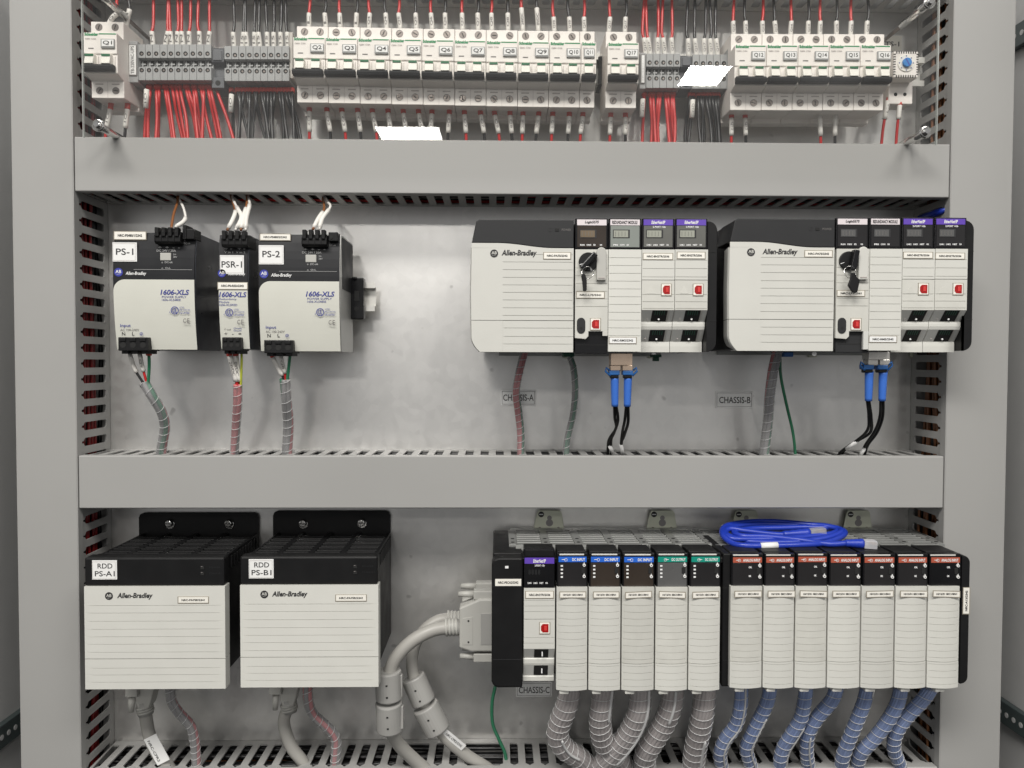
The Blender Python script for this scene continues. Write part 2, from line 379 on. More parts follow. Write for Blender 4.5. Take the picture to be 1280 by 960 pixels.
# ------------------------------------------------------------------ slotted wiring ducts
PIT, RIB, NECK, TH = .0184, .0086, .0026, .0018
T0, T1, T2, T3 = .010, .0600, .0630, .0765
def fingers(mb, a0, a1, place, skip=()):
    """comb of fingers from a0 to a1; place(s, t, h) maps along/depth/thickness to the world"""
    n = int((a1-a0)/PIT); ph = (a1-a0-n*PIT)/2
    def prism(out):
        k = len(out); vs = [place(s, t, 0) for s, t in out]+[place(s, t, TH) for s, t in out]
        fs = [tuple(range(k))[::-1], tuple(range(k, 2*k))]+[(i, (i+1) % k, k+(i+1) % k, k+i) for i in range(k)]
        mb.add(vs, fs, 'duct')
    prism([(a0, 0), (a1, 0), (a1, T0), (a0, T0)])
    if ph > NECK: prism([(a0, T0), (a0+ph-RIB*.45, T0), (a0+ph-NECK/2, T3), (a0, T3)])
    for i in range(n):
        if i in skip: continue
        c = a0+ph+(i+.5)*PIT; w, W = RIB/2, (PIT-NECK)/2
        prism([(c-w-.0022, T0), (c+w+.0022, T0), (c+w+.0006, T0+.0012), (c+w, T0+.003), (c+w, T1), (c+W, T2), (c+W, T3), (c-W, T3), (c-W, T2), (c-w, T1), (c-w, T0+.003), (c-w-.0006, T0+.0012)])
def hduct(z0, z1, label, x0=XL+.0022, x1=XR-.0022, skips=((), ()), tilt=0):
    t = thing('wiring_duct', ((x0+x1)/2, 0, z0), label, 'wire duct', 'horizontal slotted wiring ducts')
    zm = z1-.0013; zb = z0+.0013
    m = MB(); fingers(m, x0, x1, lambda s, q, h: (s, -q-.0008, zm-h), skips[0]); m.build('slotted_wall', t)
    m = MB(); fingers(m, x0, x1, lambda s, q, h: (s, -q-.0008, zb+h), skips[1]); m.build('slotted_wall', t)
    m = MB(); m.box(x0, x1, -.0022, -.0006, zb+TH+.0004, zm-TH-.0004, 'duct'); m.build('base', t)
    m = MB()
    m.prism([(DF, z0+.001), (DF, z1-.001), (DF+.001, z1), (DF+.0115, z1), (DF+.0115, z1-.0012), (DF+.0018, z1-.0012), (DF+.0018, z0+.0012), (DF+.0115, z0+.0012), (DF+.0115, z0), (DF+.001, z0)], x0, x1, 'duct', .0003)
    m.build('lid', t); return t
Z1T, Z1B, Z2T, Z2B = .2535, .1918, -.1098, -.1708
hduct(.437, .4985, 'grey slotted wiring duct along the top edge above the breakers')
hduct(Z1B, Z1T, 'upper grey wiring duct with blank lid between breakers and power supplies')
hduct(Z2B, Z2T, 'middle grey wiring duct under the chassis plates, thin slots in its top')
hduct(-.541, -.480, 'lowest grey wiring duct with many cables dropping into its wide slots', skips=((12, 20, 24, 25, 33), ()))
def vduct(xi, sx, label, xo):
    t = thing('wiring_duct', ((xi+xo)/2, 0, -.60), label, 'wire duct', 'upright slotted wiring ducts')
    m = MB(); fingers(m, -.60, .50, lambda s, q, h: (xi+sx*h, -q-.0008, s)); m.build('slotted_wall', t)
    m = MB(); m.box(*sorted((xo, xo-sx*.0018)), -T3, -.0008, -.60, .50, 'duct'); m.build('outer_wall', t)
    m = MB(); m.box(*sorted((xi+sx*.003, xo-sx*.003)), -.0022, -.0006, -.60, .50, 'duct'); m.build('base', t)
    m = MB(); a, b = sorted((xi-sx*.00015, xo))
    m.box(a, b, DF-.0012, DF+.0006, -.60, .50, 'duct', .0005)
    m.box(*sorted((xi-sx*.0002, xi-sx*.0012)), DF-.0012, DF+.0098, -.60, .50, 'duct', .0003)
    m.build('lid', t)
vduct(XL, -1, 'upright grey wiring duct on the left with red wires behind its slots', -.5505)
vduct(XR, 1, 'upright grey wiring duct on the right with brown wires behind its slots', .5975)
def wig(P, a):
    return [Vector(p)+Vector((random.uniform(-a, a), random.uniform(-a, a), 0)) for p in P]
for i in range(6):
    x = XL-.0065-.004*(i % 2)-random.uniform(0, .002); y = -.020-.0062*i
    m = MB(); m.tube(catmull(wig([(x, y, z) for z in (-.59, -.45, -.3, -.15, 0, .15, .3, .48)], .005), 6), .0018, 'red_shaded', 7)
    m.build('wire', label='red wire running up inside the left upright duct behind its slots', cat='wire', group='red wires inside the left duct')
for i in range(7):
    x = XR+.0075+.004*(i % 2); y = -.018-.0055*i
    m = MB(); m.tube(catmull(wig([(x, y, z) for z in (-.59, -.45, -.3, -.15, 0, .15, .3, .48)], .006), 6), .0018, 'brown', 7)
    m.build('wire', label='brown wire running up inside the right upright duct behind its slots', cat='wire', group='brown wires inside the right duct')
def fill(n, P, c, r, label, group, jit):
    for i in range(n):
        m = MB(); m.tube(catmull(wig([q(i) for q in P], jit), 6), r, c[i % len(c)], 6); m.build('wire', label=label, cat='wire', group=group)
def run(z0, z1, n):
    return [(lambda i, x=x: (x, -.006-.066*((i*.618) % 1), z0+(z1-z0)*(i % n)/(n-1))) for x in (XL+.008, -.3, -.1, .1, .3, XR-.01)]
fill(22, run(Z1B+.008, Z1T-.008, 7), ['blackw'], .0024, 'black wire lying along the inside of the upper wiring duct', 'black wires inside the upper duct', .004)
fill(8, run(Z1B+.006, Z1B+.012, 3), ['red'], .0018, 'red wire lying along the inside of the upper wiring duct', 'red wires inside the upper duct', .004)
fill(42, run(Z2T-.028, Z2T-.0055, 5), ['blackw'], .0026, 'black wire added to darken the inside of the middle wiring duct', 'black wires inside the middle duct', .004)  # packed in close under the top so the slots look dark
fill(40, run(-.535, -.488, 7), ['blackw'], .0026, 'black wire added to darken the inside of the lowest wiring duct', 'black wires inside the lowest duct', .005)  # dense black wires added to darken the interior
fill(7, run(-.520, -.503, 3), ['brown'], .0018, 'brown wire lying along the inside of the lowest wiring duct', 'brown wires inside the lowest duct', .005)
def rise(x0, x1, n):
    return [(lambda i, z=z: (x0+(x1-x0)*(i % n)/(n-1), -.006-.066*((i*.618) % 1), z)) for z in (-.59, -.45, -.3, -.15, 0, .15, .3, .48)]
fill(44, rise(XL-.013, XL-.052, 6), ['blackw'], .0028, 'black wire added to darken the left upright duct', 'black wires inside the left duct', .004)  # added behind the red wires to keep the slots dark
fill(40, rise(XR+.017, XR+.056, 6), ['blackw'], .0028, 'black wire added to darken the right upright duct', 'black wires inside the right duct', .004)  # added behind the brown wires to keep the slots dark

# ------------------------------------------------------------------ row 1: breakers, terminals, thermostat
YM, YT = -.097, -.081              # faces of the raised middle and of the terminal steps
def interp(x, T):
    for (a, b), (c, d) in zip(T, T[1:]):
        if x <= c: return b+(d-b)*max(0, (x-a))/(c-a)
    return T[-1][1]
MT = [(125, 41), (386, 46.8), (667, 52.3), (778, 53.7), (937, 56.4), (1095, 56.6)]
def din_rail(px0, px1, py, label):
    x0, x1 = at(px0, py, -.02).x, at(px1, py, -.02).x; z = at((px0+px1)/2, py, -.02).z
    m = MB(); a = .0175
    m.prism([(-.030, z+a), (-.030, z+a-.007), (-.020, z+a-.007), (-.020, z-a+.007), (-.030, z-a+.007), (-.030, z-a), (-.0286, z-a), (-.0286, z-a+.0057), (-.0186, z-a+.0057), (-.0186, z+a-.0057), (-.0286, z+a-.0057), (-.0286, z+a)], x0, x1, 'zinc')
    for k in range(int((x1-x0-.04)/.06)+1):
        m.box(x0+.02+k*.06, x0+.035+k*.06, -.0186, -.0002, z-.006, z+.006, 'zinc')
    m.build('din_rail', label=label, cat='mounting rail', group='mounting rails')
din_rail(112, 1150, 88, 'zinc mounting rail behind the top row of breakers and terminals')

def breaker(tag, px0, px1, poles):
    pc = (px0+px1)/2; mt = interp(pc, MT)
    t = thing('circuit_breaker', at(pc, mt+81, -.03), '%s circuit breaker with green stripes, tagged %s' % ('narrow single-pole off-white' if poles == 1 else 'two-pole off-white', tag), 'circuit breaker', 'breakers on the top rail')
    x0, x1 = at(px0, mt+25, YM).x+.0002, at(px1, mt+25, YM).x-.0002
    Z = lambda d, Y: at(pc, mt+d, Y).z
    m = MB()
    m.prism([(-.031, Z(-14, YT)), (YT, Z(-14, YT)), (YT, Z(.5, YM)), (YM, Z(-.5, YM)), (YM, Z(26, YM)), (YM+.0015, Z(26.6, YM)), (YM+.0015, Z(50, YM)), (YT, Z(54, YM)), (YT, Z(81.5, YT)), (-.045, Z(81.5, YT)+.001), (-.045, Z(81.5, YT)-.004), (-.031, Z(81.5, YT)-.004)], x0, x1, 'breaker', .0007)
    pw = (x1-x0)/poles
    for k in range(1, poles):                       # seam between the poles
        m.box(x0+k*pw-.00015, x0+k*pw+.00015, YT-.00015, YT+.001, Z(80.5, YT), Z(57, YT), 'inklt')
    m.text('Schneider', px0+1.3, mt-.2, px0+18.5, mt+3.8, YM, 'green', bold=.055)
    if poles == 2: m.rectf(px0+19, mt+.6, px1-1.4, mt+2.0, YM, 'green')
    m.text('C60N  C10A', px0+2.2, mt+6.4, px0+(16 if poles == 2 else 17), mt+8.6, YM, 'inklt', bold=.04)
    m.rectf(px0+6, mt+18.7, px0+12.6, mt+20.1, YM, 'inkgrey')
    m.build('case', t)
    for k in range(poles):
        cx = x0+(k+.5)*pw
        for d in (-7, 72.3):
            z = Z(d, YT); s = MB(); s.cyl((cx, YT-.0003, z), (0, 1, 0), .0036, .0012, 'screw', 16)
            s.ring((cx, 0, z), .0034, .0041, YT-.00035, 'inkgrey', 18)
            a = random.uniform(0, 3.1); s.add([(cx+.0026*math.cos(a+w)*q, YT-.0005, z+.0026*math.sin(a+w)*q) for w, q in ((-.2, 1), (.2, 1), (-.2, -1), (.2, -1))], [(0, 1, 2, 3)], 'hole')
            s.build('terminal_screw', t)
        for d in (60, 64.2):
            v = MB(); v.box(cx-.0046, cx+.0042, YT-.0002, YT+.0006, Z(d+.7, YT), Z(d-.7, YT), 'inklt'); v.build('vent', t)
        lx0, lx1 = cx-.0055, cx+.0042
        s = MB(); s.prism([(YM+.002, Z(27.6, YM)), (YM-.004, Z(28.5, YM)), (YM-.0075, Z(41, YM)), (YM+.002, Z(42, YM))], lx0, lx1, 'lever', .0005)
        s.box(lx0+.0003, lx1-.0003, YM-.0056, YM-.0044, Z(31.2, YM), Z(28.6, YM), 'greenstripe')
        s.box(lx1+.0022, lx1+.0026, YM+.0010, YM+.0018, Z(43, YM), Z(29, YM), 'inklt')
        s.build('lever', t)
    s = MB(); s.prism([(YM+.001, Z(41.2, YM)), (YM-.006, Z(41.4, YM)), (YM-.008, Z(44, YM)), (YM-.0065, Z(48.2, YM)), (YM+.001, Z(48.6, YM))], x0+.0001, x1-(.0016 if poles == 2 else .001), 'charcoal', .0006); s.build('handle_bar', t)
    a, b = (px0+21.3, px0+38.4) if poles == 2 else (px0+3.6, px0+17)
    s = MB(); s.pbox(a, mt+7.3, b, mt+18.4, YM-.0022, .0022, 'terminal', .0003); s.pbox(a+1.4, mt+8.4, b-1.0, mt+16.6, YM-.0027, .0006, 'white')
    s.text(tag, a+3, mt+9.8, b-2.6, mt+15.4, YM-.0027, 'ink', bold=.012); s.build('name_tag', t)
    return t
EDG = [366.2, 406.4, 446.9, 487.1, 527.2, 567.5, 607.5, 647.5, 687.1, 726.4]
breaker('Q1', 104.3, 146.2, 2)
for i in range(9): breaker('Q%d' % (i+2), EDG[i], EDG[i+1], 2)
breaker('Q11', 726.4, 745.7, 1)
breaker('Q17', 759.3, 798.8, 2)
E2 = [918.4, 958.3, 997.7, 1036.6, 1075.8, 1113.9]
for i in range(5): breaker('Q%d' % (i+12), E2[i], E2[i+1], 2)

YW = -.066                         # face of the grey terminals
def terminals(px0, px1, py0, py1, n, where):
    w = (px1-px0)/n
    for i in range(n):
        a = px0+i*w; pc = a+w/2
        t = thing('terminal', at(pc, py1, -.03), 'slim grey screw terminal in the strip '+where, 'terminal', 'grey terminals '+where)
        x0, x1 = at(a, (py0+py1)/2, YW).x+.0002, at(a+w, (py0+py1)/2, YW).x-.0001
        h = py1-py0; Z = lambda f, Y=YW: at(pc, py0+h*f, Y).z
        m = MB()
        m.prism([(-.031, Z(0)), (YW, Z(0)), (YW, Z(.38)), (YW+.007, Z(.40)), (YW+.007, Z(.61)), (YW, Z(.63)), (YW, Z(1)), (-.031, Z(1))], x0, x1, 'terminal', .0004)
        m.build('body', t)
        cx = (x0+x1)/2
        for f in (.26, .72):
            s = MB(); s.cyl((cx, YW-.0003, Z(f)), (0, 1, 0), .0025, .0008, 'hole', 14); s.cyl((cx+.0003, YW-.0005, Z(f)-.0004), (0, 1, 0), .0012, .0004, 'screw', 10); s.build('screw_hole', t)
        s = MB(); xa = x0+.0009; xb = x1-.0008; zc = Z(.505); Yj = YW+.0065
        s.box(xa, xb, Yj, Yj+.0006, Z(.60, Yj), Z(.42, Yj), 'black')
        s.box(xa+.0004, xb-.001, Yj-.0012, Yj+.0002, zc-.0009, zc+.0007, 'terminal'); s.box(xa+.0012, xa+.0026, Yj-.0014, Yj+.0002, zc-.0032, zc+.0030, 'terminal')
        s.build('jumper_slot', t)
terminals(172.4, 264, 55.3, 100.3, 10, 'between breakers Q1 and Q2, red wires below')
terminals(280.2, 361.4, 57.4, 101.3, 9, 'left of breaker Q2, black wires below')
terminals(807.5, 850.5, 67, 110, 5, 'right of breaker Q17, red wires below')
terminals(865.5, 909, 68, 110.8, 5, 'left of breaker Q12, black wires below')
def bracket(px0, px1, py0, py1, label):
    m = MB(); x0, x1, z0, z1 = rect(px0, py0, px1, py1, YW+.004); h = z1-z0; y = YW+.004
    m.prism([(-.031, z1), (y+.006, z1), (y, z1-.004), (y, z0+h*.62), (y+.008, z0+h*.55), (y+.008, z0+h*.3), (y, z0+h*.25), (y, z0), (-.031, z0)], x0, x1, 'bracket', .0006)
    m.box(x0+.002, x1-.002, y-.0015, y+.001, z1-h*.35, z1-h*.12, 'bracket', .0005)
    m.cyl(((x0+x1)/2, y-.0003, z0+h*.12), (0, 1, 0), .003, .001, 'hole')
    m.build('end_bracket', label=label, cat='end bracket', group='dark end brackets on the top rail')
bracket(264.4, 280, 57.5, 110, 'dark grey end bracket between the red-wired and black-wired terminals left of Q2')
bracket(850.6, 865.2, 67, 111, 'dark grey end bracket between the two short terminal strips right of Q17')
def marker(px0, px1, py0, py1, txt, label, lx0, lx1, ly0, ly1):
    t = thing('terminal_marker', at((px0+px1)/2, py1, -.03), label, 'marker', 'vertical strip markers')
    m = MB(); m.pbox(px0, py0, px1, py1, YW-.002, -YW-.03, 'terminal', .0006); m.build('body', t)
    m = MB(); x0, x1, z0, z1 = rect(lx0, ly0, lx1, ly1, YW-.003); m.box(x0, x1, YW-.003, YW-.002, z0, z1, 'inkgrey'); m.box(x0+.0012, x1-.0008, YW-.0034, YW-.0031, z0+.001, z1-.001, 'white')
    m.wtext(txt, x0+.003, x1-.0028, z0+.002, z1-.002, YW-.0036, 'ink', rot=1); m.build('label_plate', t)
marker(159.5, 172, 51, 103, 'TB-220VAC-UPS', 'grey strip marker right of breaker Q1 reading TB-220VAC-UPS', 160.4, 171, 55.5, 94.5)
marker(799.6, 807.3, 66, 111, 'TB-24VDC', 'slim grey strip marker between breaker Q17 and its terminals', 800.6, 806.4, 68, 104.5)
m = MB(); m.pbox(748, 70, 757, 106, -.05, .03, 'blackg', .001)
m.build('end_clamp', label='glossy black end clamp between breakers Q11 and Q17', cat='end clamp')
m = MB(); m.pbox(361.6, 40, 366, 98, -.062, .03, 'breaker_grey', .001)
m.build('spacer', label='thin pale spacer on the left side of breaker Q2', cat='spacer')
m = MB(); m.pbox(909.6, 60, 913, 112, -.070, .04, 'terminal', .001)
m.build('spacer', label='thin grey spacer against the left side of breaker Q12', cat='spacer')

# thermostat
Y = -.072
t = thing('thermostat', at(1128, 132, -.03), 'small pale thermostat with a blue dial right of breaker Q16', 'thermostat')
m = MB(); x0, x1, z0, z1 = rect(1117, 64, 1148, 97, Y); Yb = Y+.018
m.box(x0, x1, Y, Yb, z0, z1, 'breaker', .0012)
a0, a1, c0, c1 = rect(1111, 96, 1141, 130, Yb); m.box(a0, a1, Yb, -.031, c0, z1-.002, 'breaker', .001)
m.build('case', t)
m = MB()
for k in range(9):
    f = .12+.76*k/8; xx = x0+(x1-x0)*f; zz = z0+(z1-z0)*f
    m.box(xx-.0006, xx+.0006, Y-.0002, Y+.003, z1-.0028, z1-.0002, 'hole'); m.box(xx-.0006, xx+.0006, Y-.0002, Y+.003, z0+.0002, z0+.003, 'hole')
    m.box(x0+.0001, x0+.0024, Y-.0002, Y+.003, zz-.0006, zz+.0006, 'hole'); m.box(x1-.0024, x1-.0001, Y-.0002, Y+.003, zz-.0006, zz+.0006, 'hole')
m.build('vents', t)
cx, cz = (x0+x1)/2-.0003, (z0+z1)/2+.0012
m = MB(); m.cyl((cx, Y-.0012, cz), (0, 1, 0), .0098, .0012, 'lever', 28, bev=.0004)
for k in range(8): q = k*math.pi/4; m.box(cx+.0081*math.cos(q)-.0006, cx+.0081*math.cos(q)+.0006, Y-.0015, Y-.001, cz+.0081*math.sin(q)-.0006, cz+.0081*math.sin(q)+.0006, 'inkblue')
d = m.build('dial_ring', t)
m = MB(); m.cyl((cx, Y-.0045, cz), (0, 1, 0), .0052, .0033, 'dial', 24, bev=.0006)
m.add([(cx+x, Y-.0047, cz+z) for x, z in ((-.0028, .0036), (-.0018, .0042), (.0028, -.0036), (.0018, -.0042))], [(0, 1, 2, 3)], 'abblue'); m.build('dial', t)
for px in (1119.5, 1131):
    p = at(px, 118, Yb); m = MB(); m.cyl((p.x, Yb-.0003, p.z), (0, 1, 0), .0021, .001, 'hole', 14); m.build('screw_hole', t)
m = MB(); m.pbox(1107, 44, 1128, 64, -.0015, .0014, 'white', .0002); m.pbox(1107.8, 44.8, 1127.2, 63.2, -.0017, .0002, 'tape')
m.text('TS-1', 1106, 52, 1124, 58, -.0018, 'ink', bold=.01)
m.build('name_plate', label='small plate reading TS-1 on the panel above the thermostat', cat='name plate')

# ------------------------------------------------------------------ wires of row 1
CN = {'r': ('red', 'red'), 'b': ('blackw', 'black')}
WR = .00175
def wire(P, c, label, group, sleeve=None, ferr=None, txt=None, r=WR, name='wire', mt=None, smt='whitew'):
    """P: (px,py,Y) points; sleeve/ferr: fractions of the path covered by the white marker and the red ferrule"""
    pts = catmull([at(*p) for p in P], 8)
    t = thing(name, pts[-1], label, 'wire', group)
    m = MB(); m.tube(pts, r, mt or CN[c][0], 8); m.build('core', t)
    def sub(a, b):
        n = len(pts)-1; i0, i1 = a*n, b*n; out = []
        def pt(u):
            k = min(int(u), n-1); return pts[k].lerp(pts[k+1], u-k)
        for j in range(7): out.append(pt(i0+(i1-i0)*j/6))
        return out
    if sleeve:
        q = sub(*sleeve); m = MB(); m.tube(q, r*1.62, smt, 10)
        if txt:
            a, b = q[1], q[-2]; ax = (b-a); L = ax.length*.72; ax.normalize(); rt = Vector((0, -1, 0)).cross(ax).normalized()
            vs, fs, u0, u1, v0, v1 = text_geo(txt, 0, .01); c0 = a.lerp(b, .5); hgt = r*1.7
            W_ = [c0+ax*((X-u0)/(u1-u0)-.5)*L+rt*((Zz-v0)/(v1-v0)-.5)*hgt+Vector((0, -1, 0))*(r*1.62+.0002) for X, Zz in vs]
            m.add(W_, fs, 'inkgrey')
        m.build('wire_marker', t)
    if ferr: m = MB(); m.tube(sub(*ferr), r*1.75, 'ferrule', 10); m.build('ferrule', t)
    return t
def up(px0, px1, pb, ps, c, where, txt=None):          # rises out of a top terminal into the top duct
    L = pb+14; Yw = -.056
    wire([(px0, pb+6, Yw), ((px0+px1)/2, (pb+ps)/2, Yw), (px1, ps, Yw), (px1+random.uniform(-2, 2), ps-14, Yw+.002), (px1+random.uniform(-4, 4), -32, Yw+.012)], c,
         '%s wire with white sleeve rising from %s' % (CN[c][1], where), 'wires above the top rail', sleeve=(.03, .5), txt=txt)
def dn(px0, px1, pt, pb, c, where, s0=.27, s1=.70, txt=None, ferr=True, Y=-.060):
    wire([(px0, pt-8, Y), (px0+(px1-px0)*.25, pt+8, Y-.002), (px0+(px1-px0)*.7, (pt+pb)/2+6, Y), (px1, pb+8, Y+.004)], c,
         '%s wire with white sleeve hanging from %s' % (CN[c][1], where), 'wires below the breakers', sleeve=(s0, s1), ferr=(0, s0) if ferr else None, txt=txt)
ups = [(105, 105), (190, 184), (262, 258), (340, 343), (405, 408), (494, 488), (563, 553), (643, 638), (722, 715), (788, 785), (873, 870), (951, 949), (1020, 1017), (1101, 1099), (1176, 1167), (1253, 1244)]
for i, (a, b) in enumerate(ups):
    br = 'Q%d' % (i//2+2); x0, x1 = 360+a/4, 360+b/4
    up(x0, x1, interp(x0, MT)-14, 17 if i not in (14, 15) else 10.5, 'rb'[i % 2], 'breaker '+br, 'L' if i < 4 else ('24VDC' if i == 14 else '0VDC' if i == 15 else br))
for a, b, c, br in ((212, 208, 'r', 'Q10'), (290, 286, 'b', 'Q10'), (362, 360, 'r', 'Q11'), (483, 490, 'r', 'Q17'), (564, 568, 'b', 'Q17')):
    x0, x1 = 640+a/4, 640+b/4; up(x0, x1, interp(x0, MT)-14, 22, c, 'breaker '+br, br)
for i, (a, b) in enumerate([(57, 55), (109, 107), (180, 178), (236, 230), (296, 300), (370, 372), (420, 422), (490, 490), (549, 552), (616, 620)]):
    br = 'Q%d' % (i//2+12); x0, x1 = 900+a/3.368, 900+b/3.368; up(x0, x1, 43, 27, 'rb'[i % 2], 'breaker '+br, br)
for a, b in ((447, 440), (505, 520), (540, 532), (566, 568), (598, 588), (628, 626), (680, 676), (722, 728)):
    up(80+a/4, 80+b/4, 56, 40, 'r', 'the terminals between Q1 and Q2', 'N')
for a, b in ((852, 846), (890, 898), (918, 908), (953, 952), (982, 972), (1018, 1015), (1050, 1048), (1086, 1082), (1120, 1116)):
    up(80+a/4, 80+b/4, 58, 41, 'b', 'the terminals left of Q2', '15')
for a, b in ((668, 660), (693, 680), (728, 728), (765, 756), (803, 798)): up(640+a/4, 640+b/4, 68, 48, 'r', 'the terminals right of Q17', 'Q17')
for a, b in ((883, 880), (922, 914), (962, 960), (995, 990), (1030, 1020)): up(640+a/4, 640+b/4, 69, 49, 'b', 'the terminals left of Q12', 'Q17')
up(134, 148, 28, 15, 'r', 'the left pole of breaker Q1', 'Q1'); up(157, 162, 32, 12, 'b', 'the right pole of breaker Q1', 'Q1')
dns = [(107, 107, 'r'), (190, 218, 'b'), (265, 293, 'r'), (345, 368, 'b'), (417, 450, 'r'), (497, 520, 'r'), (573, 597, 'r'), (648, 680, 'b'), (722, 708, 'r'), (808, 798, 'b'), (880, 893, 'r'), (958, 988, 'b'), (1028, 1062, 'r'), (1108, 1122, 'b'), (1176, 1170, 'r'), (1256, 1236, 'b'), (1325, 1316, 'r'), (1408, 1398, 'b'), (1477, 1458, 'r')]
for i, (a, b, c) in enumerate(dns):
    br = 'Q%d' % min(11, i//2+2); x0 = 360+a/4; f = interp(x0, MT)+88
    dn(x0, 360+b/4, f, 178, c, 'breaker '+br, txt={14: '24VDC', 15: '0VDC'}.get(i, br))
dn(640+495/4, 640+488/4, 142, 179, 'r', 'breaker Q17', txt='Q17'); dn(640+567/4, 640+567/4, 142, 179, 'b', 'breaker Q17', txt='Q17')
dn(640+1098/4, 640+1096/4, 143, 180, 'r', 'breaker Q12', txt='Q12'); dn(640+1165/4, 640+1170/4, 143, 180, 'b', 'breaker Q12', txt='Q12')
dn(1024.6, 1026.2, 143, 181, 'r', 'breaker Q15', ferr=False, txt='Q15', s0=.02); dn(1044, 1043.6, 143, 181, 'b', 'breaker Q15', ferr=False, txt='Q15', s0=.02)
dn(1110, 1101, 130, 181, 'r', 'the thermostat, left terminal', s0=.1, s1=.5, ferr=False, txt='Q2', Y=-.05); dn(1125.5, 1119.5, 130, 181, 'r', 'the thermostat, right terminal', s0=.22, s1=.5, Y=-.05)
dn(139.5, 131, 132, 172, 'r', 'breaker Q1', txt='Q1'); dn(160, 155.5, 132, 172, 'b', 'breaker Q1', txt='Q1')
def bunch(L, top, bot, c, where, ox, sc=4, Y=-.050):
    for i, (a, b) in enumerate(L):
        x0, x1 = ox+a/sc, ox+b/sc; j = random.uniform(-2, 2)
        wire([(x0, top-2, Y), (x0+(x1-x0)*.2+j*.3, top+14, Y-.006), (x0+(x1-x0)*.6+j, (top+bot)/2+8, Y-.004*(i % 3)), (x1, bot+8, Y-.006*(i % 3))], c,
             '%s wire in the loose bunch under the terminals %s' % (CN[c][1], where), '%s wires under the terminals %s' % (CN[c][1], where), ferr=(0, .1), r=.0019)
bunch([(425, 402), (432, 420), (462, 458), (476, 470), (503, 545), (515, 556), (540, 600), (560, 612), (578, 622), (607, 668), (618, 690), (648, 672), (655, 700), (683, 745), (700, 690), (717, 775), (730, 790), (757, 855)], 108, 172, 'r', 'right of Q1', 80)
bunch([(838, 848), (866, 930), (880, 868), (900, 875), (915, 935), (930, 920), (950, 1015), (965, 940), (985, 1028), (1000, 1020), (1020, 1012), (1035, 1045), (1055, 1035), (1075, 1100), (1090, 1120), (1105, 1170), (1120, 1190), (1140, 1150)], 113, 173, 'b', 'left of Q2', 80)
bunch([(662, 650), (690, 695), (705, 720), (732, 702), (742, 733), (766, 790), (778, 800), (798, 818), (806, 812)], 117, 179, 'r', 'right of Q17', 640)
bunch([(893, 865), (905, 880), (930, 945), (942, 962), (955, 950), (968, 1000), (985, 1010), (1000, 1028), (1015, 1038), (1030, 1045)], 118, 179, 'b', 'left of Q12', 640)
for px, p0, p1, c, w in ((183.4, 112, 135, 'Q1', 'red wire bunch right of Q1'), (289.5, 118, 140, 'Q1', 'black wire bunch left of Q2'), (803.5, 124, 146, 'Q17', 'red wire bunch right of Q17'), (866, 125, 147, 'Q17', 'black wire bunch left of Q12')):
    m = MB(); a, b = at(px, p0, -.066), at(px-1.2, p1, -.066); m.tube([a, b], .0029, 'whitew', 12)
    x = (a.x+b.x)/2; m.wtext(c, x-.0016, x+.0016, b.z+.005, a.z-.005, -.0692, 'inkgrey', rot=-1)
    m.build('wire_marker', label='white marker sleeve reading %s on the %s' % (c, w), cat='wire marker', group='marker sleeves on the wire bunches')

# clear cover with its four stand-offs
YP = -.116
a, b = at(104.5, 90, YP), at(1171, 90, YP)
zb = at(640, 176.5, YP).z
m = MB(); m.box(a.x, b.x, YP-.0015, YP+.0015, zb, .452, 'plexi')
cov = thing('clear_cover', (0, YP, zb), 'clear acrylic cover sheet over the top row of breakers', 'cover')
m.build('sheet', cov)
m = MB()
for x0, x1 in ((a.x-.0012, a.x-.0001), (b.x+.0001, b.x+.0012)): m.box(x0, x1, YP-.0015, YP+.0015, zb, .452, 'plexi_edge')
m.build('edge', cov)
def standoff(px, py, label):
    p = at(px, py, YP-.004); t = thing('standoff', (p.x, 0, p.z), label, 'standoff', 'metal stand-offs of the clear cover')
    m = MB(); m.tube([(p.x, -.003, p.z), (p.x, -.060, p.z)], .0022, 'screw', 10); m.tube([(p.x, -.060, p.z), (p.x, YP+.002, p.z)], .0042, 'chrome', 8); m.build('rod', t)
    m = MB()
    for i, (y, r) in enumerate(((YP-.0017, .0072), (YP-.0035, .0050))): m.cyl((p.x, y-.0018, p.z), (0, 1, 0), r*.82, .0018, 'chrome', 20, r2=r, bev=.0004)
    m.cyl((p.x, YP-.0068, p.z), (0, 1, 0), .0028, .0015, 'chrome', 16, r2=.0046)
    m.build('screw_head', t)
standoff(121.5, 156, 'polished screw stand-off at the lower left corner of the clear cover')
standoff(1158, 164.5, 'polished screw stand-off at the lower right corner of the clear cover')
standoff(123, -10, 'polished screw stand-off at the upper left corner of the clear cover')
standoff(1163, 2.5, 'polished screw stand-off at the upper right corner of the clear cover')
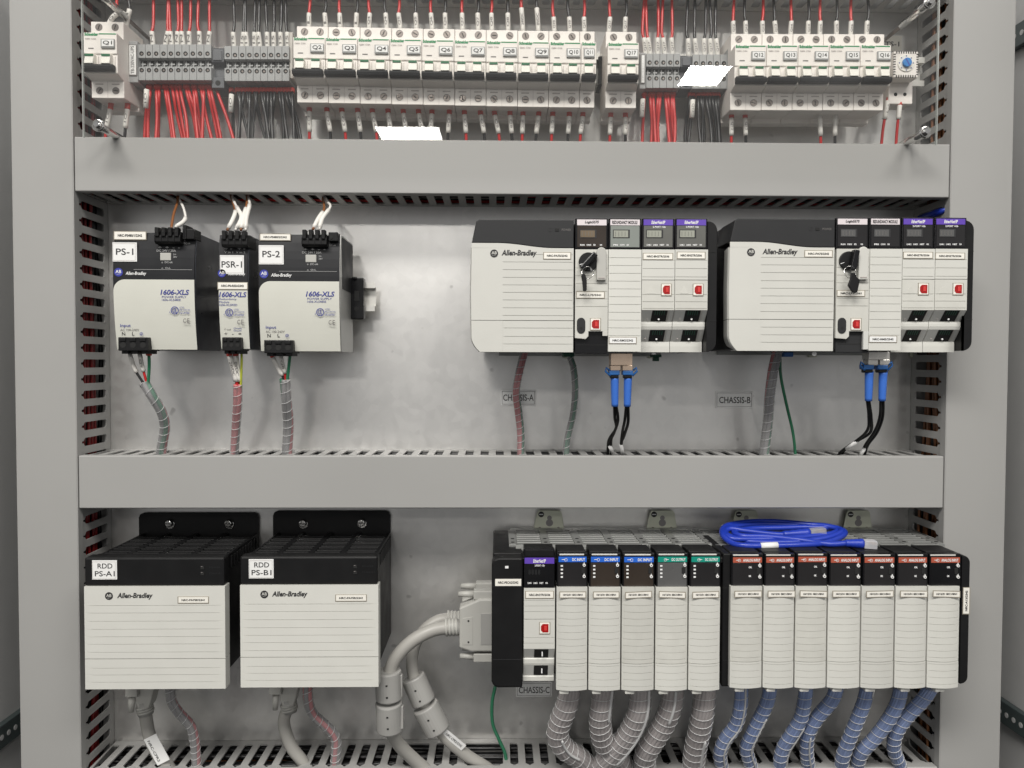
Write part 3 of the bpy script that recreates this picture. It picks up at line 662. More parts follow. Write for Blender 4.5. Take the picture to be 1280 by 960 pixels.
# ------------------------------------------------------------------ shared pieces
def grid_face(mb, x0, x1, z0, z1, yf, mt, grooves=(), gx=None, gh=.0005, gd=.0007, bulge=0, nx=10, back=.004, prof=None):
    """front skin from z1 down to z0 with real horizontal grooves between gx[0] and gx[1]; closes back by 'back'"""
    gx = gx or (x0, x1); xs = [x0]
    n = nx if bulge else 1
    for i in range(n+1):
        x = gx[0]+(gx[1]-gx[0])*i/n
        if x > xs[-1]+1e-5: xs.append(x)
    if x1 > xs[-1]+1e-5: xs.append(x1)
    rows = [(z1, 0)]
    for g in sorted(grooves, reverse=True): rows += [(g+gh*.5, 0), (g+gh*.42, 1), (g-gh*.42, 1), (g-gh*.5, 0)]
    rows.append((z0, 0)); vs = []; fs = []; nc = len(xs)
    for z, g in rows:
        for x in xs:
            u = (x-(x0+x1)/2)/((x1-x0)/2); inside = gx[0]-1e-6 <= x <= gx[1]+1e-6
            vs.append((x, yf+bulge*u*u+(gd*g if inside else 0)+(prof(z) if prof else 0), z-(bulge*.45*(1-u*u) if False else 0)))
    for r in range(len(rows)-1):
        for c in range(nc-1): fs.append((r*nc+c, r*nc+c+1, (r+1)*nc+c+1, (r+1)*nc+c))
    mb.add(vs, fs, mt)
    N = len(rows); rim = [c for c in range(nc)]+[r*nc+nc-1 for r in range(1, N)]+[(N-1)*nc+c for c in range(nc-2, -1, -1)]+[r*nc for r in range(N-2, 0, -1)]
    yb = yf+back+abs(bulge); v2 = [vs[k] for k in rim]; k = len(v2)
    mb.add(v2+[(x, yb if not prof else max(yb, y+.0005), z) for x, y, z in v2], [(i, (i+1) % k, k+(i+1) % k, k+i) for i in range(k)], mt)
def tag_label(parent, px0, py0, px1, py1, Y, txt, edge=True, mt='tape', rot=0, serif=False):
    m = MB()
    if edge: m.pbox(px0-1, py0-.8, px1+1, py1+1, Y-.0004, .0004, 'tapeedge')
    m.pbox(px0, py0, px1, py1, Y-.0008, .0005, mt)
    x0, x1, z0, z1 = rect(px0, py0, px1, py1, Y-.0008); dx, dz = (x1-x0)*.11, (z1-z0)*.32
    if rot: dx, dz = (x1-x0)*.3, (z1-z0)*.1
    m.wtext(txt, x0+dx, x1-dx, z0+dz, z1-dz, Y-.00105, 'ink', rot=rot, bold=.03)
    return m.build('label_strip', parent)
def white_tag(parent, px0, py0, px1, py1, Y, lines):
    m = MB(); m.pbox(px0, py0, px1, py1, Y-.0009, .0009, 'white', .0002)
    x0, x1, z0, z1 = rect(px0, py0, px1, py1, Y); y = Y-.0011; b = .0011; w = .00022
    for a in ((x0+b, x1-b, z1-b-w, z1-b), (x0+b, x1-b, z0+b, z0+b+w), (x0+b, x0+b+w, z0+b, z1-b), (x1-b-w, x1-b, z0+b, z1-b)):
        m.add([(a[0], y, a[2]), (a[1], y, a[2]), (a[1], y, a[3]), (a[0], y, a[3])], [(0, 1, 2, 3)], 'inklt')
    for t, u0, v0, u1, v1 in lines: m.text(t, u0, v0, u1, v1, Y-.0009, 'ink', bold=.008)
    return m.build('name_tag', parent)
def badge(m, px, py, r_px, Y, disc='ink', letters='cream', small=True):
    c = at(px, py, Y); r = abs(at(px+r_px, py, Y).x-c.x)
    m.cyl((c.x, Y-.0003, c.z), (0, 1, 0), r, .0003, disc, 28)
    m.wtext('AB', c.x-r*.66, c.x+r*.66, c.z-r*.22, c.z+r*.55, Y-.0005, letters, bold=.012)
    if small: m.wtext('QUALITY', c.x-r*.45, c.x+r*.45, c.z-r*.58, c.z-r*.40, Y-.0005, letters)
def wires_wrap(P, R, mats, label, group=None, n=14, pitch=.011, rw=None, name='wrapped_cable', back=False, helix=.00034, smp=12, hl=None, seam=None):
    """a bundle of wires (one tube each) inside a clear spiral wrap"""
    pts = catmull([at(*p) for p in P], smp); fr = frames(pts); t = thing(name, pts[-1], label, 'cable', group)
    rw = rw or R*.30; k = len(mats); tw = 1.1 if k < 6 else .35
    for j, c in enumerate(mats):
        path = []
        for i, (p, N, B) in enumerate(fr):
            q = 2*math.pi*j/k+tw*i/len(fr)*2; path.append(p+(N*math.cos(q)+B*math.sin(q))*(R-rw)*.94)
        m = MB(); m.tube(path, rw, c, 7); m.build('wire', t)
    m = MB()
    if k > 5: m.tube(pts, R*.66, mats[0], 10)
    if k > 5: m.build('inner_wires', t)
    m = MB(); m.tube(pts, R, 'wrap' if k < 6 else 'wrap2', 16, cap=False); m.build('wrap', t)
    if seam:
        a, b, th = seam; i0, i1 = int(a*(len(pts)-1)), int(b*(len(pts)-1)); q = []
        for p, N, B in fr[i0:i1+1]:
            v = Vector((math.sin(R_(th)), -math.cos(R_(th)), 0)); T = N.cross(B); v = (v-T*v.dot(T)).normalized(); q.append(p+v*(R+.0002))
        m = MB(); m.tube(q, [R*.13*(1 if 0 < i < len(q)-1 else .3) for i in range(len(q))], 'wrapedge', 6); m.build('wrap_seam', t)
    L = [0]
    for a, b in zip(pts, pts[1:]): L.append(L[-1]+(b-a).length)
    turns = L[-1]/pitch; hp = []; N_ = int(turns*14)
    for i in range(N_+1):
        s = L[-1]*min(1, max(0, i/N_+.012*math.sin(i*.031+L[-1]*300)*math.sin(3.14*i/N_))); j = 0
        while j < len(L)-2 and L[j+1] < s: j += 1
        f = (s-L[j])/max(1e-9, L[j+1]-L[j]); p, n1, b1 = fr[j]; p2, n2, b2 = fr[j+1]
        q = 2*math.pi*i/14; p = p.lerp(p2, f); n_ = n1.lerp(n2, f).normalized(); b_ = b1.lerp(b2, f).normalized()
        hp.append(p+(n_*math.cos(q)+b_*math.sin(q))*(R+.0001))
    m = MB(); m.tube(hp, helix, 'wrapedge', 5); m.build('wrap_edge', t)
    return t

# ------------------------------------------------------------------ row 2: three rail power units
din_rail(150, 470, 371, 'zinc mounting rail carrying the three power units, end showing on the right')
def cable_plug(parent, name, px0, py0, px1, py1, Y, depth, n, top=True):
    x0, x1, z0, z1 = rect(px0, py0, px1, py1, Y); m = MB(); h = z1-z0; w = (x1-x0)/n
    if top:
        m.prism([(Y+depth, z1-h*.28), (Y+.002, z1-h*.28), (Y-.003, z1-h*.55), (Y-.003, z0+h*.12), (Y, z0), (Y+depth, z0)], x0, x1, 'black', .0006)
    else:
        m.box(x0, x1, Y, Y+depth, z0, z1, 'black', .0008)
    m.build(name, parent)
    for k in range(n):
        c = x0+(k+.5)*w; s = MB()
        if top:
            s.box(c-w*.30, c+w*.30, Y-.0052, Y+.004, z1-h*.60, z1-h*.06, 'black', .0008); s.cyl((c, Y-.0055, z1-h*.30), (0, 1, 0), w*.16, .0006, 'hole', 10)
            s.box(c-w*.42, c-w*.34, Y-.0036, Y, z0+h*.1, z1-h*.5, 'blackg')
        else:
            s.cyl((c, Y-.0003, z0+h*.42), (0, 1, 0), w*.30, .0006, 'hole', 12); s.box(c-w*.3, c+w*.3, Y-.0015, Y+.001, z0+h*.70, z0+h*.95, 'black', .0004)
            s.box(c-w*.34, c+w*.34, Y+.004, Y+depth-.003, z0-h*.22, z0+.001, 'black', .0005)
        s.build('clamp', parent)
def ulce(m, px, py, Y, w=11, ce=(0, 18)):
    c = at(px, py, Y); r = abs(at(px+5, py, Y).x-c.x)
    m.ring(c, r*.80, r, Y-.0003, 'inkblue', 24); m.text('UL', px-2.6, py-3, px+2.6, py+3, Y, 'inkblue', bold=.02)
    m.text('c', px-6.8, py+1.5, px-5.6, py+3.4, Y, 'inkblue', bold=.02)
    m.text('LISTED', px+6, py-4.6, px+12, py-2.6, Y, 'inkblue'); m.text('IND CONT EQ', px+6, py-1.4, px+19, py+.6, Y, 'inkblue', bold=.01); m.text('US LISTED', px+6, py+2, px+18.5, py+4.2, Y, 'inkblue', bold=.02)
    m.text('C', px+ce[0], py+ce[1]-3, px+ce[0]+3.6, py+ce[1]+3, Y, 'inkgrey', bold=.01); m.text('E', px+ce[0]+5, py+ce[1]-3, px+ce[0]+8, py+ce[1]+3, Y, 'inkgrey', bold=.01)
def psu(kind, px0, px1, py0, py1, split, label, name='power_unit'):
    Y0 = -.109; pc = (px0+px1)/2; pm = (py0+py1)/2
    x0, x1, z0, z1 = rect(px0, py0, px1, py1, Y0)
    t = thing(name, ((x0+x1)/2, -.03, z0), label, 'power supply', 'power units on the middle rail')
    zm = at(pc, py0+(py1-py0)*.40, Y0).z
    def bow(z): u = (z-zm)/(z1-zm) if z > zm else (z-zm)/(zm-z0); return .0055*u*u*(1.0 if z > zm else 1.35)
    m = MB(); n = 12; prof = [(Y0+.0016+bow(z1-(z1-z0)*i/n), z1-(z1-z0)*i/n) for i in range(n+1)]
    m.prism([(-.032, z1)]+prof+[(-.032, z0)], x0, x1, 'case_shaded' if kind != 'last' else 'case_lit', .0005)
    if kind == 'last':
        for k in range(3): m.box(x1-.0002, x1+.0003, Y0+.016+k*.018, Y0+.021+k*.018, z1-.034, z1-.028, 'hole')
        m.box(x1-.0004, x1+.0004, Y0+.012, -.034, z1-.060, z1-.002, 'charcoal', .0002)  # dark upper part of the side's sheen, laid on as charcoal
    m.build('case', t)
    zs = at(pc, split, Y0).z
    def skin(mb, outline, mt, lift):                # face skin following the bowed front
        mb.add([(x, Y0+bow(z)-lift, z) for x, z in outline], [tuple(range(len(outline)))], mt)
    def strip(mb, zlist, xl, xr, mt, lift, back=.0015):
        vs = []; 
        for z in zlist:
            a = xl(z) if callable(xl) else xl
            vs += [(a, Y0+bow(z)-lift, z), (xr, Y0+bow(z)-lift, z)]
        mb.add(vs, [(2*i, 2*i+1, 2*i+3, 2*i+2) for i in range(len(zlist)-1)], mt)
        k = len(zlist); edge = [2*i for i in range(k)]+[2*i+1 for i in range(k-1, -1, -1)]; e = [vs[q] for q in edge]
        mb.add(e+[(x, y+back, z) for x, y, z in e], [(i, (i+1) % len(e), len(e)+(i+1) % len(e), len(e)+i) for i in range(len(e))], mt)
    m = MB(); strip(m, [z1-.0005-(z1-.001-z0)*i/14 for i in range(15)], x0+.0005, x1-.0008, 'psdark', .0002); m.build('front_panel', t)
    R = .0125
    def xl(z):
        d = (zs-z)
        return x0+.0008+(R-math.sqrt(max(0, R*R-(R-d)**2)) if d < R and kind != 'slim' else 0)
    zl = [zs-R*(1-math.cos(a*math.pi/2/8)) for a in range(9)]+[zs-R-(zs-R-z0-.0006)*i/10 for i in range(1, 11)]
    m = MB(); strip(m, zl, xl, x1-.0008, 'pscream', .0006); fp = m.build('cream_panel', t)
    m = MB(); Yd = Y0+bow(at(pc, split-30, Y0).z)-.0004; Yl = Y0-.0010
    D = lambda s, a, b, c, d, mt, **k: m.text(s, px0+a, py0+b, px0+c, py0+d, Y0+bow(at(pc, py0+(b+d)/2, Y0).z)-.0007, mt, **k)
    if kind != 'slim':
        badge_y = split-9.2; c = MB()
        badge(m, px0+7.2, badge_y, 5.4, Y0-.0003, 'abblue', 'inkw')
        D('Allen-Bradley', 16, split-py0-10, 42, split-py0-4.6, 'inkw', shear=.25, bold=.02)
        m.rectf(px0+26, split-12.7, px1-4, split-12.3, Y0-.0002, 'inkdim')
        D('+  +  -  -', 57, 18.5, 84, 21, 'inkdim', bold=.03); D('DC 24V / 20A', 55, 22.4, 79, 25.2, 'inkdim', bold=.01)
        ad = MB(); ad.pbox(px0+59, py0+26.5, px0+72.5, py0+36, Y0+.0002, .002, 'dsub', .0005); ad.build('adjuster_cover', t)
        D('24-', 75.5, 27.5, 79.5, 29.5, 'inkdim'); D('28V', 75.5, 30.6, 80.5, 32.8, 'inkdim')
        D('o  DC-ok', 61, 37, 75, 39.6, 'inkdim', bold=.01); D('o  OvL', 61, 44.4, 72.5, 46.6, 'inkdim', bold=.01)
        D('DC-ok', 89, 13.5, 97, 15.8, 'inkdim')
        D('1606-XLS', 59.5, split-py0+12.5, 95.5, split-py0+19, 'inkblue', shear=.2, bold=.025)
        D('POWER SUPPLY', 61.5, split-py0+20.4, 92, split-py0+23, 'inkblue'); D('1606-XLS480E', 61.5, split-py0+24, 85, split-py0+26.6, 'inkblue')
        ulce(m, px0+77.5, split+38.5, Y0-.0004, ce=(10.5, 13))
        D('Input', 9.5, split-py0+55.5, 22.5, split-py0+60.2, 'inkblue', bold=.012); D('AC 100-240V', 9.5, split-py0+61.5, 33, split-py0+64.2, 'inkgrey')
        D('N', 11.5, split-py0+65.6, 15.6, split-py0+69.8, 'ink', bold=.01); D('L', 24.2, split-py0+65.6, 27, split-py0+69.8, 'ink', bold=.01)
        c = at(px0+36.5, split+67.8, Y0+.004); m.ring(c, .0013, .0018, Y0+.0022, 'inkblue', 18); m.wtext('=', c.x-.0008, c.x+.0008, c.z-.0007, c.z+.0007, Y0+.0021, 'inkblue')
    else:
        D('+ -   + -', 8, 16.5, 34, 19.5, 'inkdim', bold=.03); D('V in 1  V in 2', 8, 21.6, 34, 24, 'inkdim')
        badge(m, px0+4.8, split-11.4, 5, Y0-.0003, 'abblue', 'inkw'); D('Allen-Bradley', 12.5, split-py0-12, 34, split-py0-8, 'inkw', shear=.25, bold=.02)
        D('1606-XLS', 1.2, split-py0+12, 35.6, split-py0+18.4, 'inkblue', shear=.2, bold=.025)
        D('Redundancy', 1.6, split-py0+19.6, 23, split-py0+22.6, 'inkblue'); D('Module', 1.6, split-py0+23.2, 14, split-py0+25.8, 'inkblue'); D('1606-XLSRED', 1.6, split-py0+26.8, 24, split-py0+29.4, 'inkblue')
        ulce(m, px0+14, split+37.6, Y0-.0004, ce=(10, 12)); D('V out', 7.5, split-py0+57.5, 16, split-py0+59.8, 'inkgrey'); D('Chassis', 19.5, split-py0+56.4, 29.5, split-py0+58.4, 'inkblue'); D('Ground', 19.5, split-py0+59.2, 29, split-py0+61.2, 'inkblue')
        D('+   -   =', 8, split-py0+62.6, 29, split-py0+65.4, 'inkgrey', bold=.02)
    m.build('lettering', t)
    return t, Y0
p1, Y0 = psu('wide', 141, 244, 289.5, 437.5, 349.5, 'charcoal and cream power unit tagged PS-1, first from the left')
white_tag(p1, 140.5, 303, 171, 327, Y0+.0006, [('PS-1', 145, 310.6, 166.8, 318.6)])
tag_label(p1, 143, 289.8, 182, 299, Y0+.003, 'NRC-PS480/1/2342')
cable_plug(p1, 'output_plug', 194, 283.5, 226.5, 305, Y0-.004, .03, 4)
m = MB(); m.pbox(228, 281, 232.5, 299, Y0-.004, .02, 'black', .0006); m.pbox(232.5, 286, 243, 299, Y0-.003, .02, 'black', .0008); m.pbox(228.9, 288, 231, 297, Y0-.0043, .0004, 'blackg'); m.build('relay_plug', p1)
cable_plug(p1, 'input_plug', 147.5, 421.5, 185, 438.5, Y0-.003, .03, 3, False)
p2, Y0 = psu('slim', 272.6, 310.5, 292.5, 436.6, 353, 'slim charcoal and cream power unit tagged PSR-1 between the two wide ones', 'redundancy_unit')
white_tag(p2, 274.8, 319, 304.8, 342.4, Y0+.0003, [('PSR-1', 277, 326.5, 302.5, 334.5)])
tag_label(p2, 272.6, 353.4, 308.8, 361.2, Y0-.0007, 'NRC-PS-RED/2342')
cable_plug(p2, 'output_plug', 277.5, 287.5, 310, 309, Y0-.004, .03, 4)
cable_plug(p2, 'input_plug', 277.5, 421.5, 301, 438.5, Y0-.003, .03, 3, False)
p3, Y0 = psu('last', 322.8, 425, 291.8, 439.6, 351.7, 'charcoal and cream power unit tagged PS-2 with its grey side showing')
white_tag(p3, 323.4, 306.5, 354.5, 330.5, Y0+.0006, [('PS-2', 328, 313.6, 350, 321.6)])
tag_label(p3, 325.5, 292.8, 362.6, 300, Y0+.003, 'NRC-PS480/2/2342')
cable_plug(p3, 'output_plug', 377.5, 286.5, 409, 308.5, Y0-.004, .03, 4)
m = MB(); m.pbox(410.5, 290, 422, 301.5, Y0-.003, .02, 'black', .0008); m.cyl((at(413.5, 296, 0-.115).x, -.1127, at(413.5, 296, -.115).z), (0, 1, 0), .002, .001, 'hole', 10); m.build('relay_plug', p3)
cable_plug(p3, 'input_plug', 330, 425, 366, 441.5, Y0-.003, .03, 3, False)
t = thing('rail_stop', at(446, 399, -.03), 'black rail end stop to the right of the PS-2 power unit', 'end stop')
m = MB(); m.pbox(437.8, 347, 454.4, 399, -.046, .014, 'blackg', .0012); m.pbox(440, 346, 446, 349.5, -.048, .012, 'blackg', .0008); m.build('body', t)
m = MB(); m.pbox(443, 363.5, 449, 376, -.0464, .002, 'hole'); q = at(445.5, 386, -.046); m.cyl((q.x, -.0464, q.z), (0, 1, 0), .0026, .002, 'hole', 12); m.build('slot', t)

# short wires and cables of the power units
def w2(P, c, label, mt=None, sleeve=None, ferr=None, txt=None, r=.0015, group=None):
    wire(P, c, label, group, sleeve=sleeve, ferr=ferr, txt=txt, r=r, mt=mt)
Yq = Y0
CN['w'] = ('whitew', 'white'); CN['n'] = ('brown', 'brown'); CN['g'] = ('greenw', 'green')
w2([(214, 286, -.100), (217, 268, -.085), (222, 252, -.06), (222, 238, -.045)], 'n', 'brown wire from the top of the PS-1 unit up into the duct')
w2([(219, 284, -.100), (231, 275, -.09), (230, 262, -.075), (223, 246, -.05), (222, 238, -.042)], 'w', 'white wire looping from the top of the PS-1 unit up into the duct', sleeve=(.03, .3))
w2([(284, 288, -.104), (292, 272, -.095), (294, 262, -.08), (289, 246, -.055), (290, 238, -.045)], 'n', 'brown wire with white sleeve, first on top of the PSR-1 unit', sleeve=(.04, .45))
w2([(294, 288, -.104), (302, 272, -.095), (296, 259, -.08), (290, 246, -.055), (291, 238, -.042)], 'w', 'white wire with white sleeve, second on top of the PSR-1 unit', sleeve=(.04, .5))
w2([(301, 288, -.104), (304, 272, -.095), (308, 258, -.08), (309, 246, -.055), (308, 238, -.045)], 'n', 'brown wire with white sleeve, third on top of the PSR-1 unit', sleeve=(.04, .45))
w2([(307, 288, -.104), (308, 272, -.095), (312, 256, -.08), (310, 246, -.055), (309, 238, -.042)], 'w', 'white wire with white sleeve, last on top of the PSR-1 unit', sleeve=(.04, .5))
w2([(391, 287, -.104), (398, 273, -.095), (405, 262, -.08), (404, 250, -.055), (402, 240, -.045)], 'n', 'brown wire with white sleeve on top of the PS-2 unit', sleeve=(.04, .42))
w2([(399, 287, -.104), (403, 273, -.095), (413, 258, -.08), (406, 250, -.055), (404, 240, -.042)], 'w', 'white wire with white sleeve on top of the PS-2 unit', sleeve=(.04, .42))
w2([(161, 438, -.095), (166, 455, -.092), (171, 466, -.09), (180, 480, -.088)], 'b', 'black wire with white sleeve under the PS-1 unit', sleeve=(.08, .66))
w2([(174, 438, -.095), (177, 455, -.092), (180, 466, -.09), (184, 481, -.088)], 'r', 'red wire with white sleeve under the PS-1 unit', sleeve=(.08, .62), txt='Q9')
w2([(186, 440, -.095), (186.5, 458, -.092), (185, 482, -.088)], 'g', 'green wire under the PS-1 unit', ferr=(0, .12), r=.0018)
w2([(285, 437, -.095), (290, 455, -.092), (295, 474, -.09), (297, 484, -.088)], 'r', 'red wire with white sleeve under the PSR-1 unit', sleeve=(.12, .74), ferr=(0, .14), txt='24VDC', r=.0019)
w2([(294, 437, -.093), (296, 455, -.09), (299, 474, -.088), (299, 484, -.086)], 'b', 'black wire with white sleeve under the PSR-1 unit', sleeve=(.12, .74), ferr=(0, .14), txt='0VDC', r=.0019)
w2([(302, 438, -.095), (302, 455, -.092), (301, 484, -.088)], 'g', 'yellow-green wire under the PSR-1 unit', mt='yellowg', r=.0014)
w2([(338, 440, -.095), (345, 455, -.092), (352, 468, -.09), (356, 476, -.088)], 'b', 'black wire with white sleeve under the PS-2 unit', sleeve=(.12, .72), ferr=(0, .14))
w2([(350, 440, -.095), (353, 455, -.092), (356, 466, -.09), (357, 476, -.088)], 'r', 'red wire with white sleeve under the PS-2 unit', sleeve=(.08, .68), txt='Q8')
w2([(363, 440, -.095), (361, 458, -.092), (359, 476, -.088)], 'g', 'green wire under the PS-2 unit', ferr=(0, .1), r=.0018)
wires_wrap([(180, 478, -.088), (190, 495, -.086), (202, 515, -.075), (206, 535, -.062), (202, 562, -.048), (202, 590, -.04)], .0058, ['greyw', 'greyw', 'pinkw', 'greenw'], 'spiral-wrapped cable with a pink strand curving down from the PS-1 unit', 'wrapped cables into the middle duct', pitch=.0115, rw=.0026)
wires_wrap([(297, 480, -.088), (297, 505, -.08), (295, 535, -.062), (293, 562, -.048), (292, 590, -.04)], .0052, ['pinkw', 'pinkw', 'greyw'], 'spiral-wrapped pink cable hanging straight down from the PSR-1 unit', 'wrapped cables into the middle duct', pitch=.011, rw=.0026)
wires_wrap([(356, 474, -.088), (358, 500, -.08), (360.5, 530, -.062), (359, 562, -.048), (358, 590, -.04)], .0062, ['greyw', 'greyw', 'greenw', 'pinkw'], 'spiral-wrapped grey cable hanging down from the PS-2 unit', 'wrapped cables into the middle duct', pitch=.0115, rw=.0028)

# ------------------------------------------------------------------ row 2: the two chassis with their modules
def usb(parent, px0, py0, px1, py1, Y, name='usb_port'):
    m = MB(); m.pbox(px0, py0, px1, py1, Y-.0006, .002, 'tapeedge'); m.pbox(px0+.8, py0+.8, px1-.8, py1-.8, Y-.0010, .002, 'tape', .0002)
    u = MB(); x0, x1, z0, z1 = rect(px0+2.2, py0+2.4, px1-2.2, py1-2.4, Y-.0010); w, h = x1-x0, z1-z0
    out = [(x0+w*.25, z1), (x1, z1), (x1, z0), (x0+w*.25, z0), (x0, z0+h*.25), (x0, z1-h*.25)]
    m.plate(out, Y-.0013, Y-.0002, 'usbred'); o = m.build(name, parent)
    m = MB(); m.box(x0+w*.42, x0+w*.80, Y-.0017, Y-.0012, z0+h*.22, z1-h*.22, 'usbpink', .0002); m.build('contact_tongue', o)
def port(parent, q, Y, tilt=0):
    """network jack on a face tilted back; q = px0,py0,px1,py1"""
    m = MB(); m.pbox(*q, Y-.0003, .002, 'hole'); a, b, c, d = q; w, h = c-a, d-b
    m.pbox(a+w*.12, d-h*.28, c-w*.12, d-h*.22, Y-.0006, .0004, 'inkgrey')
    for k in range(4): m.pbox(a+w*(.2+k*.16), b+h*.15, a+w*(.25+k*.16), b+h*.5, Y-.0005, .0003, 'pgreen')
    p = at(a+w*.52, d-h*.2, Y); m.cyl((p.x, Y-.0012, p.z), (0, 1, 0), .0009, .001, 'inkw', 10)
    return m.build('network_port', parent)
def module_head(t, px0, px1, py0, py1, Y, strip, txt, win='window', sub=None, lcd=None, leds='LNK1 LNK2 NET  OK', tcol='inkw', sh=7.2):
    m = MB(); m.pbox(px0+.5, py0, px1-.5, py1, Y, .004, 'blackg', .0006)
    m.pbox(px0+3, py0+1.2, px1-2.4, py1-2.2, Y-.0005, .0006, win, .0002); h = m.build('display_panel', t)
    if strip:
        m = MB(); m.pbox(px0+2.8, py0+1.4, px1-2, py0+1.4+sh, Y-.0010, .0006, strip)
        w = px1-px0
        m.text(txt, px0+w*(.3 if len(txt) < 13 else .12), py0+2.9, px1-w*(.28 if len(txt) < 13 else .12), py0+sh-.1, Y-.0010, tcol, shear=.2 if len(txt) < 13 else 0, bold=.03); m.build('header_strip', h)
    m = MB()
    if sub: m.text(sub, px0+(px1-px0)*.34, py0+sh+2.4, px1-(px1-px0)*.27, py0+sh+4.6, Y-.0005, 'inkw', bold=.03)
    n = leds.split()
    for i, s in enumerate(n):
        a = px0+6.5+i*8.2; m.text(s, a, py1-6, a+(5.6 if len(s) > 2 else 3.2), py1-4, Y-.0005, 'inkw', bold=.04)
    m.build('led_lettering', h)
    if lcd:
        m = MB(); m.pbox(px0+6, py0+14, px0+27, py0+24.5, Y-.0008, .0004, 'ink'); m.pbox(px0+7, py0+15, px0+25, py0+23.5, Y-.0011, .0004, lcd)
        for k in range(4): m.rectf(px0+9+k*4, py0+16.5, px0+9.5+k*4, py0+22, Y-.0011, 'inkgrey')
        m.build('display', h)
def plate_lines(px, pys, Y): return [at(px, p, Y).z for p in pys]
def chassis_ab(which, px0, px1, py0, py1, top_left, split_l, split_r, mods, cap, lab, win):
    """supply face px0..px1, then four modules at mods[0..4], end cap to cap"""
    Y = -.150; pc = (px0+px1)/2
    # the chassis itself: dark metal box with end cap
    t = thing('chassis', at((px0+cap)/2, py1, -.03), 'black open-front chassis with rounded right end carrying the modules of plate CHASSIS-%s' % which, 'equipment chassis', 'chassis on the panel')
    x0 = at(px0+10, 350, Y).x; x1 = at(cap, 350, Y).x; z1 = at(pc, py0-.5, Y).z; z0 = at(pc, py1-1, Y).z
    m = MB(); m.box(x0, x1-.010, -.128, -.006, z0+.002, z1-.001, 'black', .001); m.box(x0+.02, x1-.03, -.0058, -.001, z0-.004, z1+.002, 'deck', .0005); m.build('housing', t)
    m = MB(); a = at(mods[4]+.5, 350, Y).x; r = .010; w = x1-a
    out = [(a, z1), (x1-r, z1)]+[(x1-r+r*math.sin(k*.262), z1-r+r*math.cos(k*.262)) for k in range(1, 6)]+[(x1, z1-r)]+[(x1, z0+r)]+[(x1-r+r*math.cos(k*.262), z0+r-r*math.sin(k*.262)) for k in range(1, 7)]+[(a, z0)]
    m.plate(out, Y+.004, -.008, 'black', .0016)
    for f in (.235, .76): zz = z1-(z1-z0)*f; m.box(a+.002, x1+.0002, Y+.0036, Y+.02, zz-.0003, zz+.0003, 'hole')
    m.build('end_cap', t)
    for px in ((709, 815.5) if which == 'A' else (1016, 1143)):
        m = MB(); m.pbox(px-5, py1-1, px+5, py1+8, -.0042, .002, 'ear', .0006); q = at(px+1.5, py1+3.6, -.005); m.cyl((q.x, -.0060, q.z), (0, 1, 0), .003, .003, 'chrome', 14); m.build('mounting_ear', t)
    # supply module
    s = thing('supply_module', at(pc, py1, -.03), 'wide cream supply module with dark curved top on plate CHASSIS-%s' % which, 'power supply', 'supply modules')
    X = lambda px, py=350: at(px, py, Y).x
    Z = lambda py: at(pc, py, Y).z
    m = MB(); m.box(X(px0)+.006, X(px1), -.146, -.03, Z(py1)+.001, Z(py0)-.001, 'black', .001); m.build('housing', s)
    xa, xb = X(px0-1), X(px1)-.0003
    # cream cover with curved top edge
    n = 16; crv = [(xa+(xb-xa)*i/n, Z(split_l+(split_r-split_l)*(0 if i < 4 else min(1, (1-math.cos(math.pi*min(1, (i-4)/9)))/2)))) for i in range(n+1)]
    zb = Z(py1); sl = X(px0+11); 
    def left(z):                                   # left edge leans in towards the bottom
        f = (Z(split_l)-z)/(Z(split_l)-zb); return X(px0-(3.2-abs(f-.45)*2.2))+(.0085*max(0, (f-.86)/.14)**2)
    gl = [318, 327.5, 337.2, 346.8, 356.2, 365.6, 375, 384.8, 394.4] if which == 'A' else [321.8, 331.2, 340.8, 351, 360.4, 370, 379.6, 389.6]
    gz = [Z(g*1.0) for g in gl]+[Z(g) for g in ((410, 420.6, 430) if which == 'A' else (409, 418.6, 428))]
    m = MB(); zc = min(p[1] for p in crv)
    m.plate(crv[::-1]+[(xa, zc), (xb, zc)], Y, Y+.012, 'cream', .0006) if False else None
    vs = []; rows = [zc]+sorted([g+d for g in gz for d in (.0004, -.0004) if g < zc-.001], reverse=True)+[zb]
    m.add([(x, Y, z) for x, z in crv]+[(x, Y, zc) for x, _ in crv], [(i, i+1, n+2+i, n+1+i) for i in range(n)], 'cream')
    # top lip and right side
    m.add([(x, Y, z) for x, z in crv]+[(x, Y+.012, z) for x, z in crv], [(i, i+1, n+2+i, n+1+i) for i in range(n)], 'cream')
    gx0, gx1 = X(px0+38), X(px1-2.5)
    zsplit = Z(400.6 if which == 'A' else 399.3)
    def seg(zt, zb_, dy):
        ss = max(2, int((zt-zb_)/.003)); 
        for i in range(ss):
            u, v = zt-(zt-zb_)*i/ss, zt-(zt-zb_)*(i+1)/ss; lu, lv = left(u), left(v)
            m.add([(lu+.0012, Y+.0002, u), (gx0, Y, u), (gx0, Y, v), (lv+.0012, Y+.0002, v), (lu, Y+.003, u), (lv, Y+.003, v), (lu+.004, Y+.03, u), (lv+.004, Y+.03, v)], [(0, 1, 2, 3), (4, 0, 3, 5), (6, 4, 5, 7)], 'cream')
    seg(zc, zsplit+.0003, 0); seg(zsplit-.0003, zb, 0)
    m.add([(left(zsplit)+.001, Y+.0009, zsplit+.0004), (gx0, Y+.0009, zsplit+.0004), (gx0, Y+.0009, zsplit-.0004), (left(zsplit)+.001, Y+.0009, zsplit-.0004)], [(0, 1, 2, 3)], 'cream')
    grid_face(m, gx0, xb, zsplit+.0003, zc, Y, 'cream', [g for g in gz if zsplit < g < zc-.001], (gx0, gx1), back=.012)
